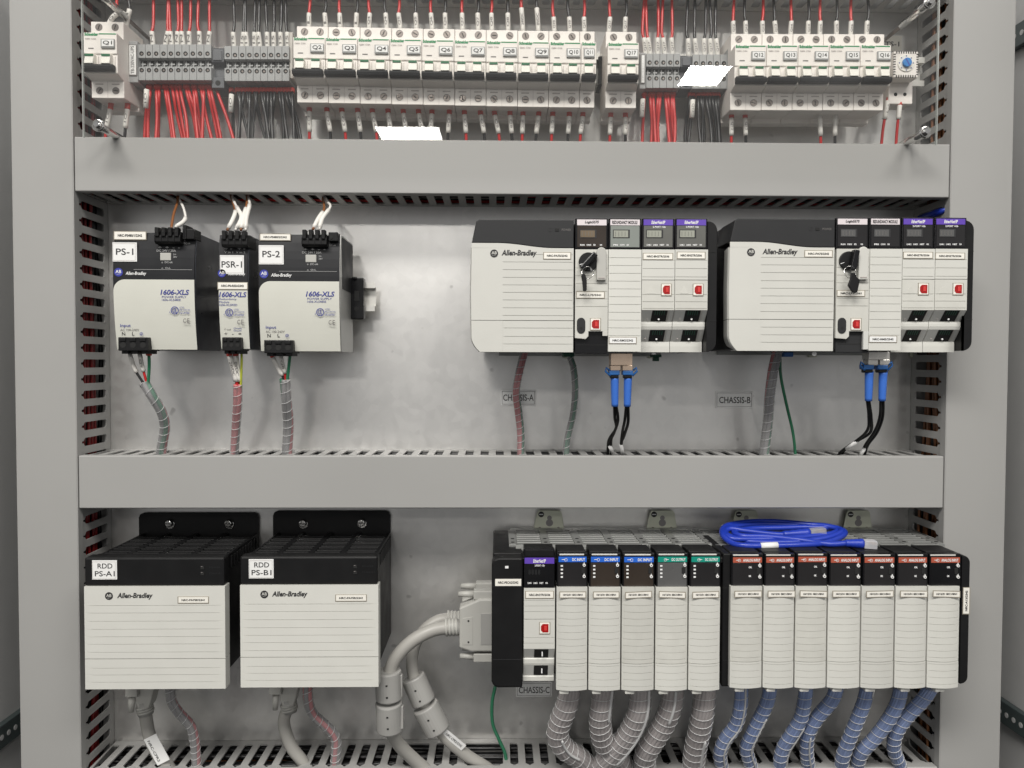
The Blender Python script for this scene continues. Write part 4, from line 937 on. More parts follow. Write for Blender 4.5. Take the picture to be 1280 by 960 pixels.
    grid_face(m, gx0, xb, zb, zsplit-.0003, Y+.0003, 'cream', [g for g in gz if g < zsplit], (gx0+.003, gx1), back=.012)
    m.add([(left(zb)+.001, Y+.0002, zb), (gx0, Y, zb), (gx0, Y+.02, zb), (left(zb)+.003, Y+.02, zb)], [(0, 1, 2, 3)], 'cream')
    m.build('cover', s)
    m = MB(); tl = X(px0+3.5); r = .004
    out = [(x, z+.0002) for x, z in crv]; out = out+[(xb, Z(py0)), (tl+r, Z(py0)), (tl+.001, Z(py0)-.002)]
    m.plate(out[::-1], Y-.0004, Y+.05, 'charcoal', .0008); m.build('dark_top', s)
    m = MB(); badge(m, px0+27.2 if which == 'A' else px0+25.7, 316.8 if which == 'A' else 315.2, 4.9, Y, 'ink', 'cream')
    (m.text('Allen-Bradley', 627, 312.4, 671, 321.6, Y, 'ink', shear=.22, bold=.03) if which == 'A' else m.text('Allen-Bradley', 953, 311, 997, 320, Y, 'ink', shear=.22, bold=.03))
    u = px1-29 if which == 'A' else px1-28; m.text('POWER', px1-15, py0+11.4, px1-3.5, py0+14.2, Y-.0004, 'inkgrey'); m.pbox(px1-23.4, py0+10.8, px1-18.4, py0+14.6, Y-.0009, .0006, 'hole', .0002)
    q = at(px1-29.5, py0+12.6, Y); m.ring(q, .0016, .0021, Y-.0008, 'ink', 18); m.build('lettering', s)
    tag_label(s, *lab[0], Y, lab[0] and 'NRC-PA75/2342')
    # modules
    names = ['keyed processor module', 'redundancy module', 'left network module', 'right network module']
    for k in range(4):
        a, b = mods[k], mods[k+1]; c = (a+b)/2; hb = split_r+1.2; Ym = Y-.0012
        lbl = ['cream processor module with a key switch on plate CHASSIS-%s', 'plain ribbed cream module with fibre plugs below on plate CHASSIS-%s',
               'cream network module with purple strip beside the fibre module, plate CHASSIS-%s', 'cream network module with purple strip at the rounded end, plate CHASSIS-%s'][k] % which
        t = thing('plc_module', at(c, py1, -.03), lbl, 'control module', 'control modules in the two upper chassis')
        x0, x1 = at(a, 350, Y).x+.0003, at(b, 350, Y).x-.0003; Zc = lambda py, YY=Ym: at(c, py, YY).z
        m = MB(); m.box(x0+.0006, x1-.0006, -.146 if k < 2 else -.122, -.03, Zc(py1)+.001, Zc(py0)-.001, 'black', .0008); m.build('housing', t)
        wn = win[k]
        module_head(t, a, b, py0-1.5, hb, Ym, ['pinkstrip', 'pinkstrip', 'purple', 'purple'][k], ['Logix5575', 'REDUNDANCY MODULE', 'EtherNet/IP', 'EtherNet/IP'][k], wn[0], '2-PORT 1Gb' if k > 1 else None, wn[1],
                    ['RUN FORCE SD OK', 'PRI COM OK', 'LNK1 LNK2 NET OK', 'LNK1 LNK2 NET OK'][k], 'ink' if k < 2 else 'inkw')
        top = Zc(hb+.6)
        if k == 0:
            m = MB(); L = [hb+24+9.6*i for i in range(8)]
            grid_face(m, x0, x1, Zc(414), top, Ym, 'cream_dirty', [Zc(p) for p in L[:6]], (x0+.002, x1-.002))
            q = rect(a, 414, a+17, 424, Ym); m.plate([(x0, q[3]+.0002), (q[1], q[3]+.0002), (q[1], q[2]+.003), (q[1]-.003, q[2]), (x0, q[2]+.001)], Ym, Ym+.004, 'cream_dirty', .0006)
            m.pbox(b-7, 414, b-.4, 420 if which == 'A' else 437, Ym, .004, 'cream_dirty' if which == 'A' else 'portplate', .0004); m.build('front_panel', t)
            m = MB(); m.pbox(a, 412, b-.5, py1+2, Ym+.0045, .01, 'charcoal' if which == 'B' else 'blackg', .0006); m.pbox(a+2, py1-9, b-3, py1-8.4, Ym+.0042, .001, 'hole'); m.pbox(a+12, 424, a+12.5, py1-10, Ym+.0042, .001, 'hole'); m.build('battery_door', t)
            m = MB(); q = rect(a+2.5, 397, a+13, 417, Ym); w = (q[1]-q[0])/2; cc = (q[0]+q[1])/2
            m.plate([(cc+w*math.cos(j*math.pi/8), q[3]-w+w*math.sin(j*math.pi/8)) for j in range(9)]+[(cc-w*math.cos(j*math.pi/8), q[2]+w-w*math.sin(j*math.pi/8)) for j in range(9)], Ym-.001, Ym+.002, 'charcoal', .0006)
            m.cyl((cc, Ym-.0012, q[2]+w*1.3), (0, 1, 0), .0016, .001, 'hole', 12); m.build('card_slot_cover', t)
            usb(t, a+19, 397.5, a+32.5, 413, Ym)
            m = MB(); q = rect(b-15, hb-1.5, b-3, hb+39.5, Ym); w = (q[1]-q[0])/2; cc = (q[0]+q[1])/2
            m.plate([(q[0], q[2]), (q[1], q[2])]+[(cc+w*math.cos(j*math.pi/8), q[3]-w+w*math.sin(j*math.pi/8)) for j in range(9)], Ym-.0045, Ym, 'cream' if which == 'B' else 'dsub', .0008)
            m.box(q[0]+.0015, q[1]-.0015, Ym-.0049, Ym-.0044, q[2]+.0018, q[2]+.0028, 'inklt'); m.build('slide_latch', t)
            kx, ky = (735, 327.5) if which == 'A' else (1060, 326.2); q = at(kx, ky, Ym); r = .0100
            m = MB(); m.cyl((q.x, Ym-.0028, q.z), (0, 1, 0), r, .0032, 'black', 32, bev=.0006)
            ang = R_(48) if which == 'A' else R_(80); ca, sa = math.cos(ang), math.sin(ang)
            off = 0 if which == 'A' else .0035
            o4 = [(-.0112, -.0031), (.0108, -.0031), (.0108, .0031), (-.0112, .0031)]
            m.plate([(q.x+off+u*ca-v*sa, q.z+u*sa+v*ca) for u, v in o4], Ym-.0105, Ym-.002, 'blackg', .0012)
            for w_ in (200, 290): m.add([(q.x+r*f*math.cos(R_(w_+d)), Ym-.0030, q.z+r*f*math.sin(R_(w_+d))) for f, d in ((.55, -1.5), (.98, -2.5), (.98, 2.5), (.55, 1.5))], [(0, 1, 2, 3)], 'inkw')
            m.build('key_switch', t)
            m = MB(); u = [(727, 336), (733, 343), (730, 346)] if which == 'A' else [(1058, 333), (1062, 340), (1066, 345)]
            k0 = at(*u[0], Ym-.010); pr = [at(p[0], p[1], Ym-.011) for p in u]
            cR = at(734.5 if which == 'A' else 1062.5, 341 if which == 'A' else 340, Ym-.011); rr = .0062
            m.tube([cR+Vector((rr*math.cos(j*.33), .001*math.sin(j), rr*math.sin(j*.33))) for j in range(20)], .0003, 'chrome', 6)
            ks = (rect(726.4, 341.5, 733.4, 364, Ym-.011) if which == 'A' else rect(1059.5, 341, 1074.5, 366.5, Ym-.011)); x_, X_, z_, Z_ = ks; w, h = X_-x_, Z_-z_
            out = ([(x_, Z_-.003), (x_+w*.2, Z_), (x_+w*.7, Z_-h*.05), (X_, Z_-h*.35), (X_, z_+.001), (X_-.001, z_), (x_+w*.35, z_), (x_+w*.2, Z_-h*.5)] if which == 'A' else
                   [(x_+w*.25, Z_), (x_+w*.6, Z_), (x_+w*.7, Z_-h*.2), (X_, Z_-h*.35), (x_+w*.8, z_+h*.05), (x_+w*.55, z_), (x_+w*.38, z_+.001), (x_, Z_-h*.62), (x_+w*.2, Z_-h*.3)])
            m.plate(out, Ym-.0125, Ym-.0095, 'black', .0008); m.build('key', t)
            lq = lab[1]; tag_label(t, *lq, Ym, 'NRC-L75/2341')
        elif k == 1:
            m = MB(); L = [hb+11+9.75*i for i in range(11)]
            grid_face(m, x0, x1, Zc(py1-.5), top, Ym, 'cream', [Zc(p) for p in L], (x0+.002, x1-.002), back=.01); m.build('front_panel', t)
            tag_label(t, *lab[2], Ym, 'NRC-RM2/2342', mt='white')
        else:
            dz = Zc(387.5); m = MB(); L = [hb+14, hb+24.5, hb+35] ; L2 = [hb+57, hb+66, hb+74.5]
            def pr(z): return 0
            grid_face(m, x0, x1, Zc(350 if which == 'A' else 349)+.0003, top, Ym, 'cream', [Zc(p) for p in L], (x0+.002, x1-.002))
            grid_face(m, x0, x1, dz, Zc(350 if which == 'A' else 349)-.0003, Ym, 'cream_dirty', [Zc(p) for p in L2], (x0+.002, x1-.002))
            za = [387.5, 402, 404.4, 408, 412, 427, 433, 440.2]; ya = [0, .011, .0105, .0105, .0115, .022, .0215, .0215]
            pts = [(Ym+y, Zc(p, Ym+y)) for p, y in zip(za, ya)]
            pts[0] = (Ym, dz)
            m.prism([(-.10, dz)]+pts+[(-.10, pts[-1][1])], x0, x1, 'cream', 0); m.build('front_panel', t)
            for (i0, i1, pn) in ((0, 1, '2'), (4, 5, '1')):
                (ya_, za_), (yb_, zb_) = pts[i0], pts[i1]; P_ = MB(); w = x1-x0
                for (f0, f1, g0, g1, mt_, lift) in ((.02, .98, .04, .98, 'portplate', .0002), (.33, .82, .03, .99, 'hole', .0004), (.80, .845, .03, .99, 'portmetal', .0006)):
                    vs = [(x0+w*f, ya_+(yb_-ya_)*g-lift, za_+(zb_-za_)*g) for f, g in ((f0, g0), (f1, g0), (f1, g1), (f0, g1))]
                    P_.add(vs, [(0, 1, 2, 3)], mt_)
                for j in range(5):
                    f = .42+.07*j; vs = [(x0+w*ff, ya_+(yb_-ya_)*g-.0006, za_+(zb_-za_)*g) for ff, g in ((f, .1), (f+.02, .1), (f+.02, .45), (f, .45))]; P_.add(vs, [(0, 1, 2, 3)], 'pgreen')
                yy, zz = ya_+(yb_-ya_)*.8, za_+(zb_-za_)*.8; P_.cyl((x0+w*.57, yy-.0014, zz), (0, 1, 0), .0010, .001, 'inkw', 10)
                P_.wtext(pn, x0+w*.19, x0+w*.23, zz, zz+.003, ya_+(yb_-ya_)*.5-.004 if False else yy-.0012, 'inklt'); P_.build('network_port', t)
            ux = (0.62, 0.96) if False else None
            usb(t, b-(16.8 if k == 2 else 18.5) if which == 'A' else b-(20 if k == 2 else 17.5), 354.5 if which == 'A' else 353.6, b-(3.6 if k == 2 else 5.2) if which == 'A' else b-(6.6 if k == 2 else 4.2), 370 if which == 'A' else 369, Ym)
            m = MB(); q = rect(b-35, 357, b-24, 367, Ym); m.plate([(q[0], q[2]), (q[1], q[2]), ((q[0]+q[1])/2, q[3])], Ym-.0002, Ym, 'cream_dirty'); m.build('warning_mark', t)
            tag_label(t, *lab[k+1], Ym, 'NRC-EN2TR/2336')
chassis_ab('A', 590.5, 717.2, 274.5, 440, 593, 304, 310, [718.6, 760.2, 801.8, 843.2, 884.6], 897.4,
           [(680, 316, 713, 323.4), (721, 365.2, 755, 372.2), (762, 422, 795, 429), (804.5, 317, 840.5, 324), (847, 315.5, 881, 323)],
           [('window_tan', 'lcd_tan'), ('window_pale', 'lcd'), ('window_mid', 'lcd'), ('window_mid', 'lcd')])
chassis_ab('B', 913, 1043, 273.5, 438.6, 919, 302.6, 309.2, [1044.5, 1086.2, 1126.8, 1167.8, 1208.6], 1219,
           [(1006.5, 313.6, 1040, 320.8), (1047, 363.4, 1080.5, 370), (1087, 420.5, 1120.5, 427.5), (1130, 315.6, 1165.5, 322.4), (1170, 316.6, 1205.5, 323.4)],
           [('window', 'lcd_dk'), ('window', 'lcd_dk'), ('window', 'lcd_dk'), ('window', 'lcd_dk')])
def name_plate(px0, py0, px1, py1, txt, label, tx):
    m = MB(); m.pbox(px0, py0, px1, py1, -.0016, .0015, 'plate', .0003); x0, x1, z0, z1 = rect(px0, py0, px1, py1, -.0016)
    for a in ((x0+.0015, x1-.0015, z1-.002, z1-.0016), (x0+.0015, x1-.0015, z0+.0016, z0+.002), (x0+.0015, x0+.0019, z0+.0016, z1-.0016), (x1-.0019, x1-.0015, z0+.0016, z1-.0016)):
        m.add([(a[0], -.0018, a[2]), (a[1], -.0018, a[2]), (a[1], -.0018, a[3]), (a[0], -.0018, a[3])], [(0, 1, 2, 3)], 'inkgrey')
    m.text(txt, *tx, -.0016, 'ink', bold=.008); m.build('name_plate', label=label, cat='name plate')
name_plate(626, 487.5, 670, 507, 'CHASSIS-A', 'white plate reading CHASSIS-A behind the pink wrapped cable', (629, 493, 667, 501))
name_plate(894.5, 489.5, 941, 510, 'CHASSIS-B', 'white plate reading CHASSIS-B on the metal panel', (899, 496, 938, 504))
name_plate(645, 852.5, 690, 871, 'CHASSIS-C', 'white plate reading CHASSIS-C below the network module of the long chassis', (648.5, 858.4, 687, 866.4))

# fibre plugs
def fibre(which, px0, px1, py0, py1, boots, cords, tips):
    t = thing('fibre_transceiver', at((px0+px1)/2, py1, -.09), 'bright metal fibre transceiver under the plain module of plate CHASSIS-%s' % which, 'transceiver', 'fibre transceivers')
    Y = -.128; m = MB(); m.pbox(px0, py0, px1, py1-7, Y, .016, 'copper' if which == 'A' else 'portmetal', .0006); w = (px1-px0)/2
    for k in range(2): m.pbox(px0+k*w+(.8 if k else -.5), py1-8, px0+(k+1)*w-(1 if not k else -.5), py1, Y-.0006, .014, 'copper' if which == 'A' else 'portmetal', .0012)
    m.build('shell', t)
    for k, (ba, bb) in enumerate(boots):
        side = 'left' if k == 0 else 'right'
        f = thing('fibre_plug', at(ba, py1+42, -.09), '%s blue fibre plug with black cords under the transceiver of plate CHASSIS-%s' % (side, which), 'fibre plug', 'blue fibre plugs')
        m = MB(); m.pbox(ba-6.5, py1-1, ba+6.5, py1+5, Y-.001, .012, 'latch', .001); m.pbox(ba-5, py1+4, ba+5, py1+9, Y, .010, 'black', .001)
        s = -1 if k == 0 else 1; q = at(ba+s*6.5, py1-1, Y); m.tube([q, q+Vector((s*.0035, 0, .003)), q+Vector((s*.0042, 0, -.001)), q+Vector((-s*.001, 0, -.006))], .0012, 'latch', 8); m.build('latch', f)
        m = MB(); p, e = at(ba, py1+7, Y+.005), at(bb, py1+44, Y+.008); n = 10
        m.tube([p.lerp(e, j/n) for j in range(n+1)], [.0046*(1-.16*j/n)*(1 if j % 2 or j > 8 else 1.0) for j in range(n+1)], 'boot', 14); m.build('boot', f)
        for c in cords[k]:
            m = MB(); m.tube(catmull([at(*u) for u in c], 10), .0017, 'black', 8); m.build('cord', f)
        if tips[k]: m = MB(); m.tube([at(*u) for u in tips[k]], .0023, 'white', 8); m.build('marker_tag', f)
fibre('A', 763.6, 790.6, 441.5, 464, ((768.3, 768.6), (785, 784)),
      ([[(768, 506, -.118), (768.5, 522, -.11), (770, 535, -.095), (762, 548, -.075), (760, 558, -.06), (760, 585, -.045)], [(770, 506, -.118), (772.5, 525, -.11), (768, 540, -.09), (764, 550, -.07), (764, 570, -.05), (764, 590, -.04)]],
       [[(783, 506, -.118), (781, 525, -.11), (778, 540, -.09), (776.5, 556, -.065), (778, 575, -.045)], [(785, 506, -.118), (785, 528, -.105), (780, 545, -.085), (777, 556, -.065), (781, 585, -.04)]]),
      ([(762, 557, -.063), (766, 566, -.055)], [(776, 556, -.067), (779, 570, -.052)]))
fibre('B', 1086, 1112.6, 439.5, 457, ((1086.5, 1085.5), (1104, 1102.5)),
      ([[(1084, 500, -.118), (1086, 520, -.11), (1084, 538, -.095), (1068, 553, -.07), (1050, 566, -.052), (1040, 585, -.04)], [(1086, 500, -.118), (1089, 522, -.11), (1088, 540, -.09), (1072, 551, -.07), (1056, 562, -.052), (1044, 585, -.04)]],
       [[(1101, 500, -.118), (1100, 520, -.112), (1094, 538, -.095), (1082, 556, -.07), (1076, 570, -.052), (1070, 590, -.04)], [(1104, 500, -.118), (1103, 522, -.108), (1096, 541, -.09), (1085, 556, -.07), (1080, 570, -.05), (1074, 590, -.04)]]),
      ([(1071, 552, -.073), (1058, 561, -.06)], [(1080, 561, -.068), (1074, 571, -.056)]))

wires_wrap([(656, 438, -.075), (649, 465, -.072), (645, 490, -.068), (648, 515, -.062), (651, 545, -.052), (650, 585, -.04)], .0046, ['pinkw', 'pinkw', 'greyw', 'greenw'], 'spiral-wrapped pink and green cable crossing the plate CHASSIS-A', 'wrapped cables into the middle duct', pitch=.0085, rw=.0021)
wires_wrap([(712, 446, -.07), (717, 462, -.07), (719, 490, -.066), (716, 520, -.060), (709, 550, -.05), (706, 588, -.04)], .0040, ['greenw', 'greyw', 'greenw'], 'spiral-wrapped green cable under the processor module of plate CHASSIS-A', 'wrapped cables into the middle duct', pitch=.012, rw=.0020)
wires_wrap([(972, 438, -.078), (966, 465, -.074), (962, 495, -.068), (960, 525, -.060), (956, 560, -.048), (952, 590, -.04)], .0060, ['greyw', 'greyw', 'pinkw', 'greenw'], 'spiral-wrapped grey cable right of the plate CHASSIS-B', 'wrapped cables into the middle duct', pitch=.0105, rw=.0027)
wire([(975, 442, -.066), (976, 470, -.066), (983, 505, -.062), (991, 540, -.054), (994, 566, -.046), (995, 592, -.04)], 'g', 'thin green wire hanging right of the thick wrapped cable near CHASSIS-B', r=.0018, group=None)
m = MB(); m.pbox(705, 441, 718, 446, -.075, .03, 'pgreen', .001); m.build('ground_block', label='dark green terminal at the top of the green wrapped cable', cat='terminal')
m = MB(); m.pbox(980, 440, 992, 446, -.075, .03, 'latch', .001); m.build('ground_block', label='teal terminal beside the grey wrapped cable under the right chassis', cat='terminal')
m = MB(); m.pbox(816.5, 443, 827, 446.5, -.06, .02, 'pgreen', .0006); m.pbox(818, 446.5, 824, 451.5, -.06, .012, 'pgreen', .0004); m.build('ground_block', label='small green terminal under the network modules of the left chassis', cat='terminal')
# blue plug tip poking out of the right upright duct
m = MB(); a, b = at(1183, 262, -.070), at(1150, 273, -.030); m.tube([a, a.lerp(b, .2), b], [.002, .0042, .0042], 'patch', 10); m.build('blue_cable', label='piece of blue cable poking through a slot of the right upright duct', cat='cable')
# ------------------------------------------------------------------ row 3: two large supplies
def big_supply(tag, px0, px1, pt, pd, pb, fl, screws, label, px1t):
    Y = -.137; pc = (px0+px1)/2; x0, x1 = at(px0, 780, Y).x, at(px1, 780, Y).x
    Z = lambda py, YY=Y: at(pc, py, YY).z
    t = thing('large_power_supply', at(pc, pb, -.03), label, 'power supply', 'large supplies on the lower row')
    zt, zd, zb = Z(pt), Z(pd), Z(pb)
    # vented case: two side walls, slatted top
    bx0, bx1 = x0+.004, x1-.004; m = MB()
    for a, b in ((bx0, bx0+.0015), (bx1-.0015, bx1)): m.box(a, b, Y+.012, -.006, zb+.012, zt-.004, 'black', .0004)
    m.box(bx0+.0016, bx1-.0016, Y+.03, -.006, zb+.012, zt-.022, 'black')
    m.build('case', t)
    m = MB(); m.box(bx0, bx1, Y+.003, Y+.022, zt-.0052, zt-.0012, 'black', .0006); n = 9
    cols = [bx0, bx0+(bx1-bx0)*.22, bx0+(bx1-bx0)*.47, bx0+(bx1-bx0)*.72, bx1]
    for c in cols: m.box(max(bx0, c-.003), min(bx1, c+.003), Y+.0222, -.008, zt-.005, zt-.0026, 'black', .0004)
    for k in range(n):
        y = Y+.0285+k*.0098
        for a, b in zip(cols, cols[1:]): m.box(a+.0032, b-.0032, y, y+.0046, zt-.0052, zt-.0022-(k % 2)*.0004, 'black', .0006)
    for k in range(10): m.box(bx1-.0016, bx1+.0012, Y+.03+k*.0098, Y+.035+k*.0098, zt-.020, zt-.006, 'black', .0004)
    m.build('vent_grille', t)
    m = MB(); q = rect(fl[0], fl[1], fl[2], fl[1]+40, -.006); r = .006
    m.plate([(q[0], q[3]-.05), (q[1], q[3]-.05), (q[1], q[3]-r), (q[1]-r*.3, q[3]-r*.3), (q[1]-r, q[3]), (q[0]+r, q[3]), (q[0]+r*.3, q[3]-r*.3), (q[0], q[3]-r)], -.006, -.002, 'black', .0006); fl_ = m.build('mounting_flange', t)
    for px, py in screws:
        p = at(px, py, -.010); m = MB(); m.cyl((p.x, -.0085, p.z-.004), (0, 1, 0), .0058, .0022, 'chrome', 18, bev=.0005); m.cyl((p.x, -.014, p.z-.002), (0, 1, 0), .0042, .0055, 'chrome', 16, r2=.0052, bev=.0008)
        m.box(p.x-.0035, p.x+.0035, -.0143, -.0138, p.z-.0025, p.z-.0015, 'hole'); m.build('screw', fl_)
    m = MB(); m.box(x0, x1-.0006, Y-.0002, Y+.016, zd+.0004, zt, 'black', .0022)
    q = rect(px1-34, pt+11.5, px1-29, pt+16, Y); 
    for d in (0, 7.4): m.pbox(px1-31-(0), pt+11+d, px1-26.5, pt+15+d, Y-.0010, .0006, 'hole'); m.pbox(px1-30.5, pt+11.2+d, px1-28.5, pt+12+d, Y-.0013, .0004, 'inkgrey')
    m.text('POWER', px1-20, pt+11.5, px1-6, pt+13.5, Y-.0004, 'charcoal'); m.text('STANDBY', px1-20, pt+19, px1-4, pt+21, Y-.0004, 'charcoal')
    m.build('dark_front', t)
    tx = px0+(px1-px0)*(.05 if tag == 'A1' else .06)
    white_tag(t, tx, pt+3.8, tx+31, pt+27.8, Y-.0003, [('RDD', tx+7, pt+7.6, tx+25.5, pt+13.8), ('PS-%s' % tag, tx+3.6, pt+17, tx+28.4, pt+23.6)])
    H = pb-pd; sp = pd+H*.705
    g1 = [pd+H*f for f in (.185, .258, .338, .416, .490, .562, .640)]; g2 = [pd+H*f for f in (.795, .862, .932)]
    m = MB(); xa, xb = x0+.0003, x1+.0004; zs = Z(sp)
    gx = (at(px0+(px1-px0)*.075, 800, Y).x, at(px0+(px1-px0)*.915, 800, Y).x)
    grid_face(m, xa, xb, zs+.0004, zd, Y-.0016, 'cream', [Z(g) for g in g1], gx, back=.014)
    grid_face(m, xa, xb, zb, zs-.0004, Y-.0016, 'cream', [Z(g) for g in g2], (gx[0]+.004, gx[1]-.004), back=.014)
    m.box(xa+.001, xb-.001, Y, Y+.012, zb+.001, zd-.001, 'cream')
    m.build('front_cover', t)
    m = MB(); Yc = Y-.0016
    if tag == 'A1': bx, by, T = 136.3, 745, (146.5, 741, 191, 749.5)
    else: bx, by, T = 330.4, 743, (340, 739, 384.5, 747.5)
    badge(m, bx, by, 4.9, Yc, 'ink', 'cream'); m.text('Allen-Bradley', *T, Yc, 'ink', shear=.22, bold=.03); m.build('lettering', t)
    if tag == 'A1': tag_label(t, 223, 746.5, 260, 753.5, Yc, 'NRC-PA75R/2341')
    else: tag_label(t, 420, 744, 457.5, 751, Yc, 'NRC-PA75R/2341')
    return t
big_supply('A1', 106.3, 281.6, 696.7, 732.6, 860.5, (173.4, 641, 323), ((211.5, 652), (286, 652)), 'large black-topped cream power supply tagged RDD PS-A1', 0)
big_supply('B1', 300.6, 472.8, 695.3, 731, 858.2, (341, 638.6, 487.7), ((378.5, 652), (452, 651)), 'large black-topped cream power supply tagged RDD PS-B1', 0)

# ------------------------------------------------------------------ row 3: long chassis with its modules
Y = -.147
t = thing('chassis', at(910, 860, -.03), 'long black chassis with grey slotted top holding thirteen modules, plate CHASSIS-C', 'equipment chassis', 'chassis on the panel')
x0, x1 = at(640, 700, Y).x, at(1200, 780, Y).x
zt = at(900, 690, -.135).z; zb = at(900, 858, Y).z
m = MB(); m.box(x0, x1-.012, -.120, -.010, zb+.004, zt-.010, 'black'); m.box(x0+.01, x1-.02, -.0098, -.004, zb-.002, zt-.001, 'deck', .0005); m.build('housing', t)
m = MB(); q0, q1 = at(640, 660, -.012), at(1135, 661, -.012); xe = at(1198, 690, -.128).x
n = 13; w = (xe-x0-.004)/n
m.box(x0, xe, -.0225, -.010, zt-.003, zt, 'deck', .0004)
for k in range(n+1):
    xx = x0+.002+k*w; m.box(xx-.0045, xx+.0045, -.098, -.0227, zt-.003, zt, 'deck', .0004)
    m.cyl((xx, -.088, zt-.001), (0, 0, 1), .0022, .0013, 'hole', 10)
    m.cyl((xx, -.070, zt-.001), (0, 0, 1), .0022, .0013, 'hole', 10)
    if k < n:
        for j in range(7): y = -.0285-j*.0105; m.box(xx+.0047, xx+w-.0047, y-.0050, y, zt-.0030, zt-.0004, 'deck', .0005)
        m.prism([(-.098, zt-.004), (-.098, zt), (-.103, zt+.0004), (-.108, zt-.003), (-.108, zt-.006)], xx+.0030, xx+w-.006, 'deck', .0004)
m.build('vented_top', t)
m = MB(); m.box(x0, xe, -.141, -.1085, zt-.011, zt-.0045, 'black', .0012); m.box(x0, xe, -.1085, -.1003, zt-.012, zt-.008, 'black')
for k in range(n): m.box(x0+.006+k*w, x0+.009+k*w, -.141, -.1405, zt-.009, zt-.0065, 'inklt') if k % 3 == 0 else None
m.build('front_bar', t)
m = MB(); a, b = at(1202.5, 780, Y).x, at(1212.6, 780, Y).x; z1, z0 = at(1205, 695, Y).z, at(1205, 856, Y).z; r = .008
out = [(a, z1), (b-r, z1)]+[(b-r+r*math.sin(k*.262), z1-r+r*math.cos(k*.262)) for k in range(1, 6)]+[(b, z1-r), (b, z0+r)]+[(b-r+r*math.cos(k*.262), z0+r-r*math.sin(k*.262)) for k in range(1, 7)]+[(a, z0)]
m.plate(out, Y+.002, -.030, 'black', .0014); m.build('end_cap', t)
tag_label(t, 1204.4, 735, 1211.6, 767, Y+.002, 'NRC-A13/2342', rot=1)
for i, (a, b, c, d) in enumerate(((666, 638, 706, 662), (807, 638, 847, 662), (914, 638, 950, 662), (1053, 638, 1091, 662))):
    q = rect(a, c*0+b, c, d, -.008); w_ = q[1]-q[0]; h = q[3]-q[2]
    o = [(q[0], q[2]-.004), (q[1], q[2]-.004), (q[1]-w_*.10, q[3]-h*.12), (q[1]-w_*.16, q[3]), (q[0]+w_*.20, q[3]), (q[0]+w_*.13, q[3]-h*.12)]
    m = MB(); m.plate(o, -.0085, -.0068, 'ear', .0004); e = m.build('mounting_ear', t)
    m = MB(); kx, kz = q[0]+w_*.52, q[2]+h*.36
    m.plate([(kx+.0046*math.cos(j*.52), kz+.0046*math.sin(j*.52)) for j in range(12)], -.0087, -.0084, 'greyw'); m.plate([(kx+.0030*math.cos(j*.52), kz+.0062+.0030*math.sin(j*.52)) for j in range(12)], -.00872, -.0084, 'greyw'); m.build('keyhole', e)
    m = MB(); sx, sz = q[0]+w_*.26, q[3]-h*.2; m.cyl((sx, -.0089, sz), (0, 1, 0), .0036, .0006, 'ink', 18); m.box(sx-.0025, sx+.0025, -.0092, -.0088, sz-.0006, sz+.0006, 'inkw')
    for f in (.22, .80): m.cyl((q[0]+w_*f, -.0098, q[2]+h*.06), (0, 1, 0), .0022, .0016, 'screw', 12)
    m.build('ear_screw', e)

# black supply at the left end
t = thing('supply_module', at(634, 860, -.03), 'plain black supply module at the left end of the long chassis', 'power supply', 'supply modules')
x0, x1, z0, z1 = rect(614.5, 697.5, 653.4, 860, Y); r = .007
m = MB(); out = [(x0, z0+r), (x0+r*.3, z0+r*.3), (x0+r, z0), (x1, z0), (x1, z1), (x0+r, z1), (x0+r*.3, z1-r*.3), (x0, z1-r)]
zc = at(634, 733, Y).z; zs = at(634, 825, Y).z
m.plate(out, Y, Y+.02, 'black', .0018); m.build('front_cover', t)
m = MB(); m.box(x0+.001, x1, Y+.0202, -.012, z0+.002, z1+.0005, 'black', .0014); m.build('housing', t)
m = MB(); 
for p in (733.2, 824.4): z = at(634, p, Y).z; m.box(x0+.0015, x1-.001, Y-.0004, Y+.001, z-.0003, z+.0003, 'charcoal')
m.pbox(631.4, 707.6, 635.6, 710.6, Y-.0006, .0006, 'inkw', .0001); m.build('trim', t)
tag_label(t, 619, 723.8, 651.5, 732.4, Y, 'NRC-PSCA2/2342', edge=False)

# network module
def head_c(t, a, b, strip, txt, tone, kind):
    pass
zt = at(900, 690, -.135).z
a, b = 654.6, 693.8; c = (a+b)/2; Yn = Y-.001
t = thing('plc_module', at(c, 851, -.03), 'cream network module with purple strip next to the black end supply', 'control module')
x0, x1 = at(a, 780, Yn).x+.0002, at(b, 780, Yn).x-.0002; Z = lambda py, YY=Yn: at(c, py, YY).z
m = MB(); m.box(x0+.0005, x1-.0005, -.1335, -.1095, Z(848), Z(690), 'black', .0008); m.box(x0+.0005, x1-.0005, -.1093, -.03, Z(848), zt-.013, 'black'); m.build('housing', t)
m = MB(); m.pbox(a+.3, 686, b-.5, 735, Yn, .01, 'blackg', .0008); m.pbox(a+2, 688, b-2, 695, Yn-.0004, .001, 'black', .0002); h = m.build('display_panel', t)
m = MB(); m.pbox(a+1.2, 697.2, b-1, 704.6, Yn-.0005, .0006, 'purple'); m.text('EtherNet/IP', a+11.8, 698.9, b-11.5, 703.4, Yn-.0005, 'inkw', shear=.2, bold=.03); m.build('header_strip', h)
m = MB(); m.text('2-PORT 1Gb', a+13.8, 705.6, b-13, 708, Yn, 'inkw', bold=.03)
for i, s in enumerate(('LNK1', 'LNK2', 'NET', 'OK')): m.text(s, a+5+i*7.4, 727.6, a+(9.8 if i < 3 else 8)+i*7.4, 729.8, Yn, 'inkw', bold=.04)
for k in range(4): m.text('8', a+6+k*4, 712, a+8.6+k*4, 718, Yn, 'charcoal')
m.build('led_lettering', h)
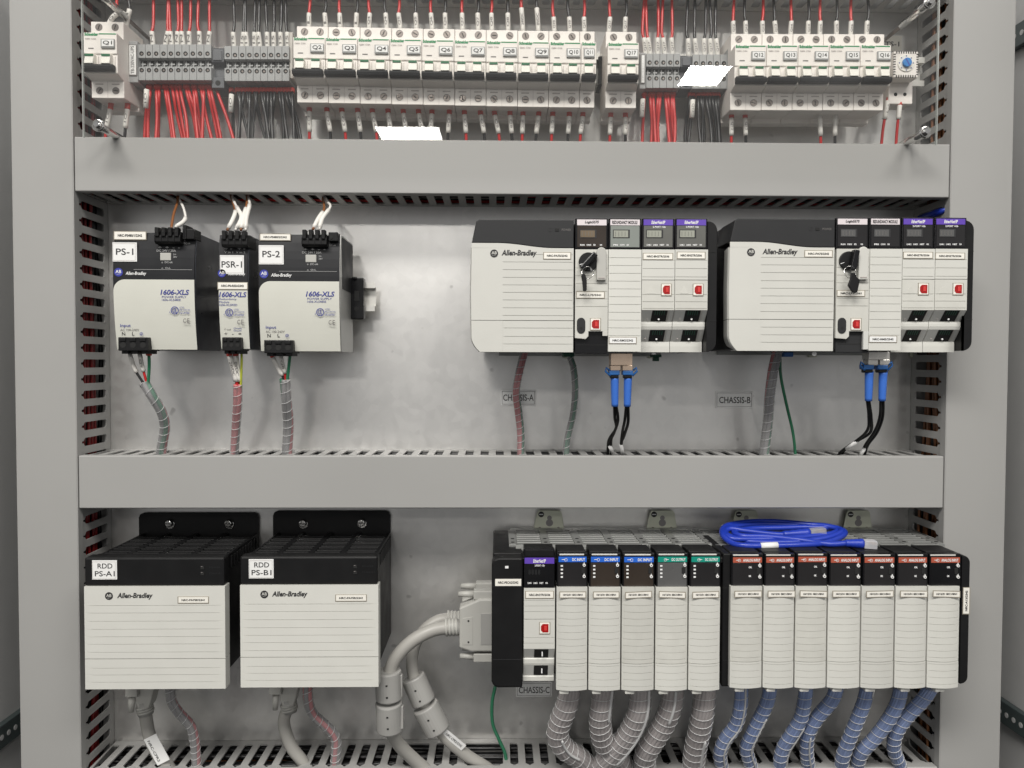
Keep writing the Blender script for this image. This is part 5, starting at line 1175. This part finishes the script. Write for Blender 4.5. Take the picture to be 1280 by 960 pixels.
m = MB(); grid_face(m, x0, x1, Z(774)+.0003, Z(735), Yn, 'cream', [Z(p) for p in (750.5, 757.5, 764.5)], (x0+.001, x1-.001)); grid_face(m, x0, x1, Z(811), Z(774)-.0003, Yn, 'cream', [Z(p) for p in (797, 804)], (x0+.001, x1-.001))
zz = [811, 822, 824, 829, 831, 844, 846, 851]; yy = [0, .008, .007, .007, .0075, .014, .013, .013]
pts = [(Yn+y, Z(p, Yn+y)) for p, y in zip(zz, yy)]; m.prism([(-.10, pts[0][1])]+pts+[(-.10, pts[-1][1])], x0, x1, 'cream'); m.build('front_panel', t)
for i0, i1 in ((0, 1), (4, 5)):
    (ya_, za_), (yb_, zb_) = pts[i0], pts[i1]; P_ = MB(); w = x1-x0
    for (f0, f1, g0, g1, mt_, lift) in ((.02, .97, .02, .99, 'portplate', .0002), (.34, .80, .04, .96, 'hole', .0005)):
        P_.add([(x0+w*f, ya_+(yb_-ya_)*g-lift, za_+(zb_-za_)*g) for f, g in ((f0, g0), (f1, g0), (f1, g1), (f0, g1))], [(0, 1, 2, 3)], mt_)
    P_.box(x0+w*.58, x0+w*.615, (ya_+yb_)/2-.004, (ya_+yb_)/2-.002, (za_+zb_)/2-.002, (za_+zb_)/2+.0025, 'inkw')
    P_.build('network_port', t)
usb(t, 674, 777.6, 687.8, 792.8, Yn)
tag_label(t, 657.5, 739.6, 691.5, 747.4, Yn, 'NRC-EN2TR/2336', mt='tape')

# input and output modules
def io_module(px0, px1, pt, pd, pb, strip, head, label, tab, tone='window', four=True, lab_tilt=0, dirty=False):
    c = (px0+px1)/2; dj = random.uniform(-.0008, .0008); Ym = -.1465+dj*.5; Yr = -.1525+dj
    t = thing('plc_module', at(c, pb, -.03), label, 'control module', 'ribbed input and output modules')
    x0, x1 = at(px0, 780, Yr).x+.0002, at(px1, 780, Yr).x-.0006; Z = lambda py, YY=Yr: at(c, py, YY).z
    m = MB(); m.box(x0+.0012, x1-.0012, -.1405, -.1095, Z(pb-4), Z(pt-1, -.1465), 'black', .0008); m.box(x0+.0012, x1-.0012, -.1093, -.03, Z(pb-4), zt-.013, 'black'); m.build('housing', t)
    m = MB(); m.pbox(px0+.4, pt, px1-.8, pd+1.5, Ym, .006, 'blackg', .0008); m.pbox(px0+2.2, pt+12, px1-2.4, pd-2, Ym-.0004, .0006, tone, .0002); h = m.build('display_panel', t)
    p = at(c, pt+2, Ym); m = MB(); m.box(x0+.003, x1-.0035, Ym-.0004, Ym+.004, p.z-.0006, p.z+.0010, 'zinc', .0003); m.build('latch_bar', t)
    m = MB(); m.pbox(px0+2.6, pt+4.6, px1-2, pt+11.2, Ym-.0009, .0006, strip)
    m.text(head, px0+(19.5 if len(head) < 10 else 17 if head[0] == 'D' else 15), pt+6.2, px1-4, pt+9.8, Ym-.0009, 'inkw', bold=.03)
    q = at(px0+11.5 if head[0] == 'D' else px0+10, pt+8, Ym); o = 'OUT' in head
    m.ring(q, .0013, .0017, Ym-.0012, 'inkw', 14); m.rectf(px0+(11.5 if o else 6.5), pt+7.7, px0+(16 if o else 11), pt+8.4, Ym-.0011, 'inkw'); m.build('header_strip', h)
    m = MB(); hh = pd-pt
    if four:
        for k in range(4): m.pbox(px0+5.2, pt+15+k*4.6, px0+8, pt+17+k*4.6, Ym-.0006, .0003, 'inkw')
    else:
        for k in range(2): m.text('CAL' if k == 0 else 'OK', px0+22, pt+15.6+k*11, px0+(26 if k == 0 else 25.2), pt+18+k*11, Ym-.0004, 'inkw', bold=.06)
    for k in range(2):
        q = at(px1-5.2, pt+(14.6 if k == 0 else 28.6), Ym); m.cyl((q.x, Ym-.0020, q.z), (0, 1, 0), .0016, .0016, 'white', 12); m.plate([(q.x-.0011, q.z), (q.x+.0011, q.z), (q.x, q.z+.0034)], Ym-.0019, Ym-.0005, 'white'); m.cyl((q.x, Ym-.0022, q.z), (0, 1, 0), .0006, .0003, 'hole', 8)
    m.pbox(px1-8.4, pt+18, px1-4, pt+25.5, Ym-.0012, .0012, 'hole', .0003)
    m.build('led_lettering', h)
    H = pb-pd; first = pd+22; n = 13
    g = [first+(pb-6-first)*i/(n-1) for i in range(n)]; sp = pd+H*.735
    m = MB(); top, bot = Z(pd), Z(pb-1); bul = .0035; gx = (x0+.0022, x1-.0022)
    grid_face(m, x0, x1, Z(sp)+.0003, top, Yr, 'cream_dirty' if dirty else 'cream', [Z(p) for p in g if p < sp-2], gx, gh=.0005, gd=.0006, bulge=bul, back=.006)
    grid_face(m, x0, x1, bot, Z(sp)-.0003, Yr-.0004, 'cream', [Z(p) for p in g if p > sp+2], gx, gh=.0005, gd=.0006, bulge=bul, back=.006)
    m.box(x0+.0008, x1-.0008, Yr+.005, -.10, bot+.002, top-.001, 'cream'); f = m.build('terminal_door', t)
    ta, tb = px0+tab[0], px0+tab[1]; m = MB(); m.pbox(ta, pb-2.5, tb, pb+3.6, Yr+.003, .010, 'cream', .0010); m.build('door_tab', f)
    m = MB(); la, lb = px0+tab[2], px0+tab[3]; ly = pd+5
    x_, X_, z_, Z_ = rect(la, ly, lb, ly+6.4, Yr); e = .0009; tl = lab_tilt*.0008
    yl = Yr-.0007
    m.add([(x_-e, yl+.0002, z_-e-tl), (X_+e, yl+.0002, z_-e+tl), (X_+e, yl+.0002, Z_+e+tl), (x_-e, yl+.0002, Z_+e-tl)], [(0, 1, 2, 3)], 'tapeedge')
    m.box(x_, X_, yl, yl+.0001, z_, Z_, 'tape') if not tl else m.add([(x_, yl, z_-tl), (X_, yl, z_+tl), (X_, yl, Z_+tl), (x_, yl, Z_-tl)], [(0, 1, 2, 3)], 'tape')
    m.wtext('10/12/31 SEC1/BN1', x_+.003, X_-.003, z_+.0019, Z_-.0016, yl-.0002, 'ink', bold=.04); m.build('label_strip', t)
    return t
DI = [695.5, 736, 777.6, 819.8, 861.6, 902.4]
tones = ['window', 'window_tan', 'window_tan', 'lcd_dk', 'window']
names = ['first blue-striped cream module right of the purple network module', 'second blue-striped cream module, dark brown window', 'third blue-striped cream module beside the green-striped ones',
         'first green-striped cream module with hazy window', 'second green-striped cream module before the black filler']
for i in range(5):
    a, b = DI[i]+.2, DI[i+1]-.8
    io_module(a, b, 691.4-.3*i*0+.3*(i == 2), 735.2, 864.5, 'blues' if i < 3 else 'teal', 'DC INPUT' if i < 3 else 'DC OUTPUT', names[i], (3.5, 15.5, 4.5, 36) if i != 1 else (4, 15, 6, 37), tones[i], True, [0, 0, .8, -.6, .5][i], i in (2, 3))
t = thing('filler_module', at(908, 858, -.03), 'narrow black filler between the green-striped and the red-striped modules', 'filler module')
m = MB(); m.pbox(903, 692, 913.4, 858.5, Y+.004, .09, 'black', .0014); p = at(908, 735, Y+.004)
for py in (735, 826): q = rect(903, py-.3, 913.4, py+.3, Y+.004); m.box(q[0]+.0005, q[1]-.0005, Y+.0036, Y+.006, q[2], q[3], 'hole')
m.build('body', t)
AI = [913.6, 955.2, 995.2, 1036, 1078.2, 1120.6, 1161.4, 1202.6]
ai = ['first', 'second', 'third', 'fourth', 'fifth', 'sixth', 'last']
where = ['beside the black filler', 'with blue wrapped cable just left of the coil below', 'under the middle of the blue cable coil', 'in the middle of the seven', 'below the clear end of the blue plug', 'with two clean ribs of space to the end', 'at the rounded right end of the chassis']
where = ['beside the black filler', 'left of the one with the scuffed window', 'with the scuffed black window', 'in the middle of the seven', 'under the blue cable plug', 'next to the last one', 'at the rounded right end of the chassis']
for i in range(7):
    a, b = AI[i]+.2, AI[i+1]-.8
    tt = io_module(a, b, 692.2-(.8 if i == 2 else 0), 734.2, 861.5, 'rust', 'ANALOG INPUT', '%s red-striped cream module %s' % (ai[i], where[i]), [(5, 16.5), (3, 14), (4.5, 16), (4.5, 16.5), (3.5, 16), (5.5, 17), (8, 19.5)][i]+(5, 37.5), ['window', 'window', 'window', 'window', 'window', 'window', 'blackg'][i], False, [.2, 0, -.5, 0, .4, -.2, -.5][i], i in (0, 2))

# ------------------------------------------------------------------ grey cables with shielded connectors
def dsub(px, py, s, label, Yc, back=False):
    t = thing('connector', at(px, py, Yc), label, 'cable connector', 'grey connectors on the long chassis')
    m = MB(); P = lambda dx, dy: (at(px+dx, py+dy, Yc).x, at(px+dx, py+dy, Yc).z)
    m.plate([P(44, -31), P(26, -31), P(0, -20), P(0, 30), P(15, 35), P(44, 35)], Yc, Yc+.020, 'dsub', .002); m.build('hood', t)
    m = MB(); m.plate([P(4, -7), P(17, -9), P(17, 26), P(4, 26)], Yc-.0005, Yc+.001, 'dsub', .0002); m.plate([P(27, -13), P(43, -13), P(43, 26), P(27, 26)], Yc-.0005, Yc+.001, 'ferrite', .0002)
    for dy in (-4, 22.5): q = at(px+11.6, py+dy, Yc); m.cyl((q.x, Yc-.0008, q.z), (0, 1, 0), .0011, .001, 'hole', 10)
    m.build('cover_panel', t)
    for (u0, u1, v0, v1) in ((-1, 18, -41, -34), (1, 18, 37, 43)):
        m = MB(); a, b = at(px+u0, py+(v0+v1)/2, Yc+.010), at(px+u1, py+(v0+v1)/2, Yc+.010); m.tube([a, a.lerp(b, .5), b], [.0030, .0036, .0042], 'dsub', 14)
        q = at(px+18, py+(v0+v1)/2, Yc+.010); c2 = at(px+44, py, Yc).x; m.box(q.x, c2, Yc+.003, Yc+.017, q.z-.0048, q.z+.0052, 'dsub', .001); m.build('thumb_screw', t)
    m = MB()
    for k in range(4): a = at(px-17+k*4.2, py+4, Yc+.010); b = at(px-14.6+k*4.2, py+3.8, Yc+.010); m.tube([a, b], .0104-.0002*k, 'dsub', 16)
    m.tube([at(px-18, py+4, Yc+.010), at(px+1, py+4, Yc+.010)], .0090, 'ferrite', 16); m.build('strain_relief', t)
    return t
dsub(574, 780, 1, 'front grey cable connector plugged into the left end of the long chassis', -.098)
dsub(577, 770, 1, 'rear grey cable connector mostly behind the front one at the long chassis', -.060)
def thick(P, r, label, ferr, tag=None, grp='thick grey cables'):
    pts = catmull([at(*p) for p in P], 10); t = thing('grey_cable', pts[-1], label, 'cable', grp)
    m = MB(); m.tube(pts, r, 'cable', 16); m.build('sheath', t)
    for (a, b, R, ends) in ferr:
        A, B_ = at(*a), at(*b); d = (B_-A).normalized(); m = MB(); L = (B_-A).length
        m.cyl(A, d, R*.96, L, 'ferrite', 28, bev=.0018)
        s = d.cross(Vector((0, -1, 0))).normalized()
        for f in (.35, .75):
            q = A.lerp(B_, f)+Vector((0, -R*.97, 0)); m.box(q.x-.0011, q.x+.0011, q.y-.0003, q.y+.002, q.z-.0009, q.z+.0009, 'hole')
        m.box(A.x+R*.6, A.x+R*1.06, A.y-.004, A.y+.002, min(A.z, B_.z)+.004, max(A.z, B_.z)-.004, 'ferrite', .001)
        m.build('ferrite_core', t)
    if tag:
        a, b = at(*tag[0]), at(*tag[1]); ax = (b-a).normalized(); sd = ax.cross(Vector((0, -1, 0))).normalized(); h = tag[2]; m = MB(); yo = Vector((0, -r-.0008, 0))
        m.add([a+yo+sd*h, b+yo+sd*h, b+yo-sd*h, a+yo-sd*h], [(0, 1, 2, 3)], 'white')
        m.add([v+Vector((0, .0007, 0)) for v in (a+yo+sd*h, b+yo+sd*h, b+yo-sd*h, a+yo-sd*h)], [(0, 1, 2, 3)], 'white')
        if tag[3]:
            vs, fs, u0, u1, v0, v1 = text_geo(tag[3], 0, .01); L = (b-a).length*.8; c0 = a.lerp(b, .5); hh = tag[4] if len(tag) > 4 else h*.7; oo = tag[5] if len(tag) > 5 else 0
            m.add([c0+yo+Vector((0, -.0003, 0))+ax*((X-u0)/(u1-u0)-.5)*L-sd*(((Zq-v0)/(v1-v0)-.5)*hh-oo) for X, Zq in vs], fs, 'ink')
        m.build('cable_label', t)
    return t
thick([(560, 784, -.090), (540, 788, -.094), (517, 800, -.098), (498, 818, -.10), (488, 838, -.10), (486, 870, -.10), (487, 905, -.094), (497, 928, -.084), (516, 948, -.072), (545, 972, -.06), (570, 990, -.052)], .0076, 'front thick grey cable bending down from the connector through two ferrite cores',
      [((485, 838, -.10), (486.5, 874, -.10), .0158, 0), ((486, 877, -.10), (487.5, 912, -.096), .0160, 0)])
thick([(565, 773, -.052), (547, 776, -.056), (528, 790, -.06), (517, 812, -.062), (516, 840, -.066), (527, 872, -.068), (545, 905, -.068), (560, 925, -.066), (585, 945, -.06), (612, 962, -.054), (640, 985, -.05)], .0070, 'rear thick grey cable with a white label and two tilted ferrite cores',
      [((516, 846, -.066), (530, 878, -.068), .0150, 0), ((531, 882, -.068), (548, 913, -.068), .0166, 0)], ((556, 911, -.066), (580, 931, -.062), .0042, 'NRC-CPR2/2342'))
def ps_cable(dx, dy, P, label, tag=None):
    Yc = -.060; t = thing('connector', at(175+dx, 860+dy, Yc), label, 'cable connector', 'grey connectors under the large supplies')
    m = MB(); m.pbox(156+dx, 845+dy, 171+dx, 872+dy, Yc-.012, .018, 'dsub', .0012); a, b = at(165+dx, 872+dy, Yc-.004), at(164+dx, 890+dy, Yc-.004); m.tube([a, b], [.0042, .0030], 'dsub', 14); m.build('thumb_screw', t)
    m = MB(); q = rect(170+dx, 845+dy, 198+dx, 884+dy, Yc); m.plate([(q[0], q[3]), (q[1], q[3]), (q[1]-.003, q[3]-.012), (q[1]-.008, q[2]+.006), (q[1]-.010, q[2]), (q[0]+.004, q[2]), (q[0]+.001, q[2]+.006)], Yc-.004, Yc+.016, 'dsub', .0016)
    for k in range(3): a = at(180.5+dx+k*.7, 882+dy+k*3, Yc+.004); m.tube([a, a+Vector((.0004, 0, -.0019))], .0098, 'dsub', 16)
    m.tube([at(180+dx, 876+dy, Yc+.004), at(182.5+dx, 893+dy, Yc+.004)], .0086, 'ferrite', 14)
    m.build('hood', t)
    return thick([(181+dx, 885+dy, Yc+.004)]+P, .0072, label.replace('connector hanging under', 'thick grey cable coming from').replace('grey grey', 'grey'), [], tag)
ps_cable(0, 0, [(183, 900, -.056), (187, 920, -.056), (196, 940, -.056), (210, 958, -.054), (228, 985, -.05)], 'grey connector hanging under the supply tagged RDD PS-A1', ((191, 917, -.056), (208, 949, -.056), .0080, 'NRC-CPR2', .0030, .0036))
ps_cable(180, -3, [(355, 900, -.056), (358, 918, -.056), (366, 936, -.056), (378, 952, -.054), (395, 980, -.05)], 'grey connector hanging under the supply tagged RDD PS-B1')
wires_wrap([(213, 850, -.085), (214, 874, -.085), (223, 890, -.082), (238, 907, -.076), (243, 925, -.070), (245, 945, -.062), (247, 975, -.05)], .0056, ['greyw', 'greyw', 'greyw', 'pinkw'], 'spiral-wrapped grey cable under the supply tagged RDD PS-A1', 'wrapped cables under the large supplies', pitch=.0098, rw=.0026)
wires_wrap([(384, 850, -.085), (385, 874, -.085), (391, 892, -.082), (408, 908, -.076), (419, 922, -.070), (420, 940, -.064), (417, 972, -.05)], .0058, ['pinkw', 'greyw', 'pinkw', 'greyw'], 'spiral-wrapped pink and grey cable under the supply tagged RDD PS-B1', 'wrapped cables under the large supplies', pitch=.0105, rw=.0028)
wire([(619, 858, -.05), (615, 880, -.05), (616, 905, -.05), (624, 925, -.052), (632, 945, -.052), (633, 975, -.05)], 'g', 'thin green wire hanging under the black end supply of the long chassis', None, r=.0021)

# wrapped bundles under the modules
G14 = ['mauve']*16; B14 = ['bluew' if i % 4 else 'bluew2' for i in range(14)]
Yb = -.115
for P, lab in (
    ([(713, 856, Yb), (709, 880, Yb), (700, 903, -.105), (697, 920, -.097), (706, 936, -.088), (722, 946, -.078), (738, 962, -.062)], 'first grey wrapped bundle, under the first blue-striped module'),
    ([(755, 856, Yb), (752, 880, Yb), (750, 900, -.108), (752, 918, -.098), (757, 932, -.088), (770, 945, -.075), (785, 965, -.06)], 'second grey wrapped bundle, under the second blue-striped module'),
    ([(801, 856, Yb), (799, 885, Yb), (790, 910, -.105), (776, 931, -.094), (760, 948, -.082), (745, 966, -.066)], 'third grey wrapped bundle, bending left under the third blue-striped module'),
    ([(842, 856, Yb), (839, 880, Yb), (831, 902, -.106), (819, 922, -.097), (808, 940, -.088), (806, 955, -.076), (810, 975, -.06)], 'fourth grey wrapped bundle, under the first green-striped module'),
    ([(882, 856, Yb), (879, 885, Yb), (875, 910, -.104), (870, 932, -.092), (867, 955, -.078), (866, 980, -.06)], 'fifth grey wrapped bundle, straight under the second green-striped module')):
    wires_wrap(P, .0128, G14, lab, 'grey wrapped bundles under the long chassis', pitch=.0105, rw=.0026, helix=.00042, seam={'fi': (.45, .8, 20), 'th': (0, .75, 35), 'fo': (.02, .28, 0), 'se': (0, .3, 40)}.get(lab[:2]))
for P, lab in (
    ([(927, 856, Yb), (926, 880, Yb), (920, 905, -.104), (906, 925, -.094), (900, 943, -.084), (904, 968, -.064)], 'first blue wrapped bundle from the left, under the module beside the filler'),
    ([(963, 856, Yb), (960, 875, Yb), (950, 897, -.106), (940, 917, -.097), (933, 935, -.087), (937, 952, -.076), (944, 975, -.06)], 'second blue wrapped bundle, under the second red-striped module'),
    ([(1008, 856, Yb), (1006, 875, Yb), (1001, 897, -.106), (990, 917, -.097), (979, 935, -.087), (975, 955, -.076), (977, 978, -.06)], 'third blue wrapped bundle, under the module with the scuffed window'),
    ([(1047, 856, Yb), (1040, 875, Yb), (1023, 895, -.106), (1011, 915, -.097), (1008, 935, -.087), (1010, 955, -.074), (1013, 978, -.06)], 'fourth blue wrapped bundle, under the middle red-striped module'),
    ([(1085, 856, Yb), (1080, 878, Yb), (1070, 903, -.106), (1061, 925, -.095), (1053, 948, -.082), (1051, 975, -.062)], 'fifth blue wrapped bundle, under the module below the blue plug'),
    ([(1127, 856, Yb), (1122, 878, Yb), (1109, 902, -.106), (1092, 924, -.095), (1076, 942, -.084), (1070, 965, -.066)], 'sixth blue wrapped bundle, under the module next to the last one'),
    ([(1166, 856, Yb), (1154, 874, Yb), (1135, 894, -.108), (1121, 914, -.099), (1117, 934, -.088), (1124, 955, -.076), (1130, 978, -.06)], 'last blue wrapped bundle, bending left from the right end module')):
    wires_wrap(P, .0080, B14, lab, 'blue wrapped bundles under the long chassis', pitch=.0105, rw=.0019, helix=.00036, seam={'fir': (0, .95, 15), 'sec': (.3, .95, 25), 'thi': (.4, .9, 40), 'fou': (.5, .9, 0), 'fif': (0, .12, 30)}.get(lab[:3]))

# ------------------------------------------------------------------ coiled blue patch cable lying on the long chassis
zt = at(900, 690, -.135).z
t = thing('patch_cable', at(985, 680, -.08), 'coiled bright blue patch cable with clear plugs lying on top of the long chassis', 'cable')
def ctrl(k, n):
    pass
P = [(1012, 666, -.085), (995, 668, -.085), (970, 668, -.082), (935, 664, -.080), (912, 661, -.075), (908, 668, -.085), (930, 676, -.10), (965, 678, -.105), (1000, 677, -.105), (1035, 672, -.10), (1052, 664, -.085), (1040, 659, -.07),
     (1005, 655, -.055), (965, 652, -.045), (930, 653, -.05), (907, 658, -.065), (903, 668, -.09), (915, 679, -.11), (935, 684, -.12), (965, 682, -.12), (1000, 681, -.12), (1030, 679, -.115), (1050, 672, -.10), (1055, 664, -.08), (1030, 657, -.06),
     (990, 656, -.052), (950, 655, -.050), (918, 658, -.06), (906, 664, -.08), (914, 673, -.10), (945, 674, -.10), (980, 673, -.098), (1010, 671, -.092), (1040, 667, -.085), (1046, 661, -.07), (1015, 659, -.065), (975, 660, -.065), (940, 661, -.068), (918, 665, -.08), (928, 670, -.095), (960, 671, -.098), (1000, 675, -.105), (1035, 680, -.12), (1058, 679, -.122), (1066, 679, -.122)]
pts = []
for i, p in enumerate(P):
    q = at(*p); q.z = max(q.z, zt+.0032); pts.append(q)
m = MB(); m.tube(catmull(pts, 8), .0033, 'patch', 10); m.build('sheath', t)
def rj(a, b, c):
    m = MB(); A, B_, C_ = at(*a), at(*b), at(*c); d = (B_-A).normalized()
    for v in (A, B_, C_): v.z = max(v.z, zt+.0055)
    n = 8; m.tube([A.lerp(B_, i/n) for i in range(n+1)], [.0036+.0018*i/n+(.0005 if i % 2 else 0) for i in range(n+1)], 'patch', 10); m.build('boot', t)
    m = MB(); s = (C_-B_).normalized(); u = Vector((0, 0, 1)); w = s.cross(u).normalized(); u = w.cross(s)
    vs = [B_+s*(L*(C_-B_).length)+w*.0058*i+u*.0045*j for L in (0, 1) for i in (-1, 1) for j in (-1, 1)]
    m.solid(vs, [(0, 1, 3, 2), (4, 6, 7, 5), (0, 4, 5, 1), (2, 3, 7, 6), (0, 2, 6, 4), (1, 5, 7, 3)], 'clearplug', .0008)
    vs = [B_+s*((C_-B_).length*(.55+.40*L))+w*.0042*i+u*(.0030*j+.0005) for L in (0, 1) for i in (-1, 1) for j in (0, .5)]
    m.solid(vs, [(0, 1, 3, 2), (4, 6, 7, 5), (0, 4, 5, 1), (2, 3, 7, 6), (0, 2, 6, 4), (1, 5, 7, 3)], 'copper'); m.build('clear_plug', t)
rj((978, 668, -.083), (1012, 666, -.085), (1031, 664, -.085))
rj((1056, 679, -.122), (1079, 679.5, -.124), (1095, 680.5, -.126))
m = MB(); m.tube([at(951, 682.5, -.1215), at(960, 682, -.1215), at(972, 681.5, -.1215)], .0036, 'white', 10); m.build('paper_tag', t)
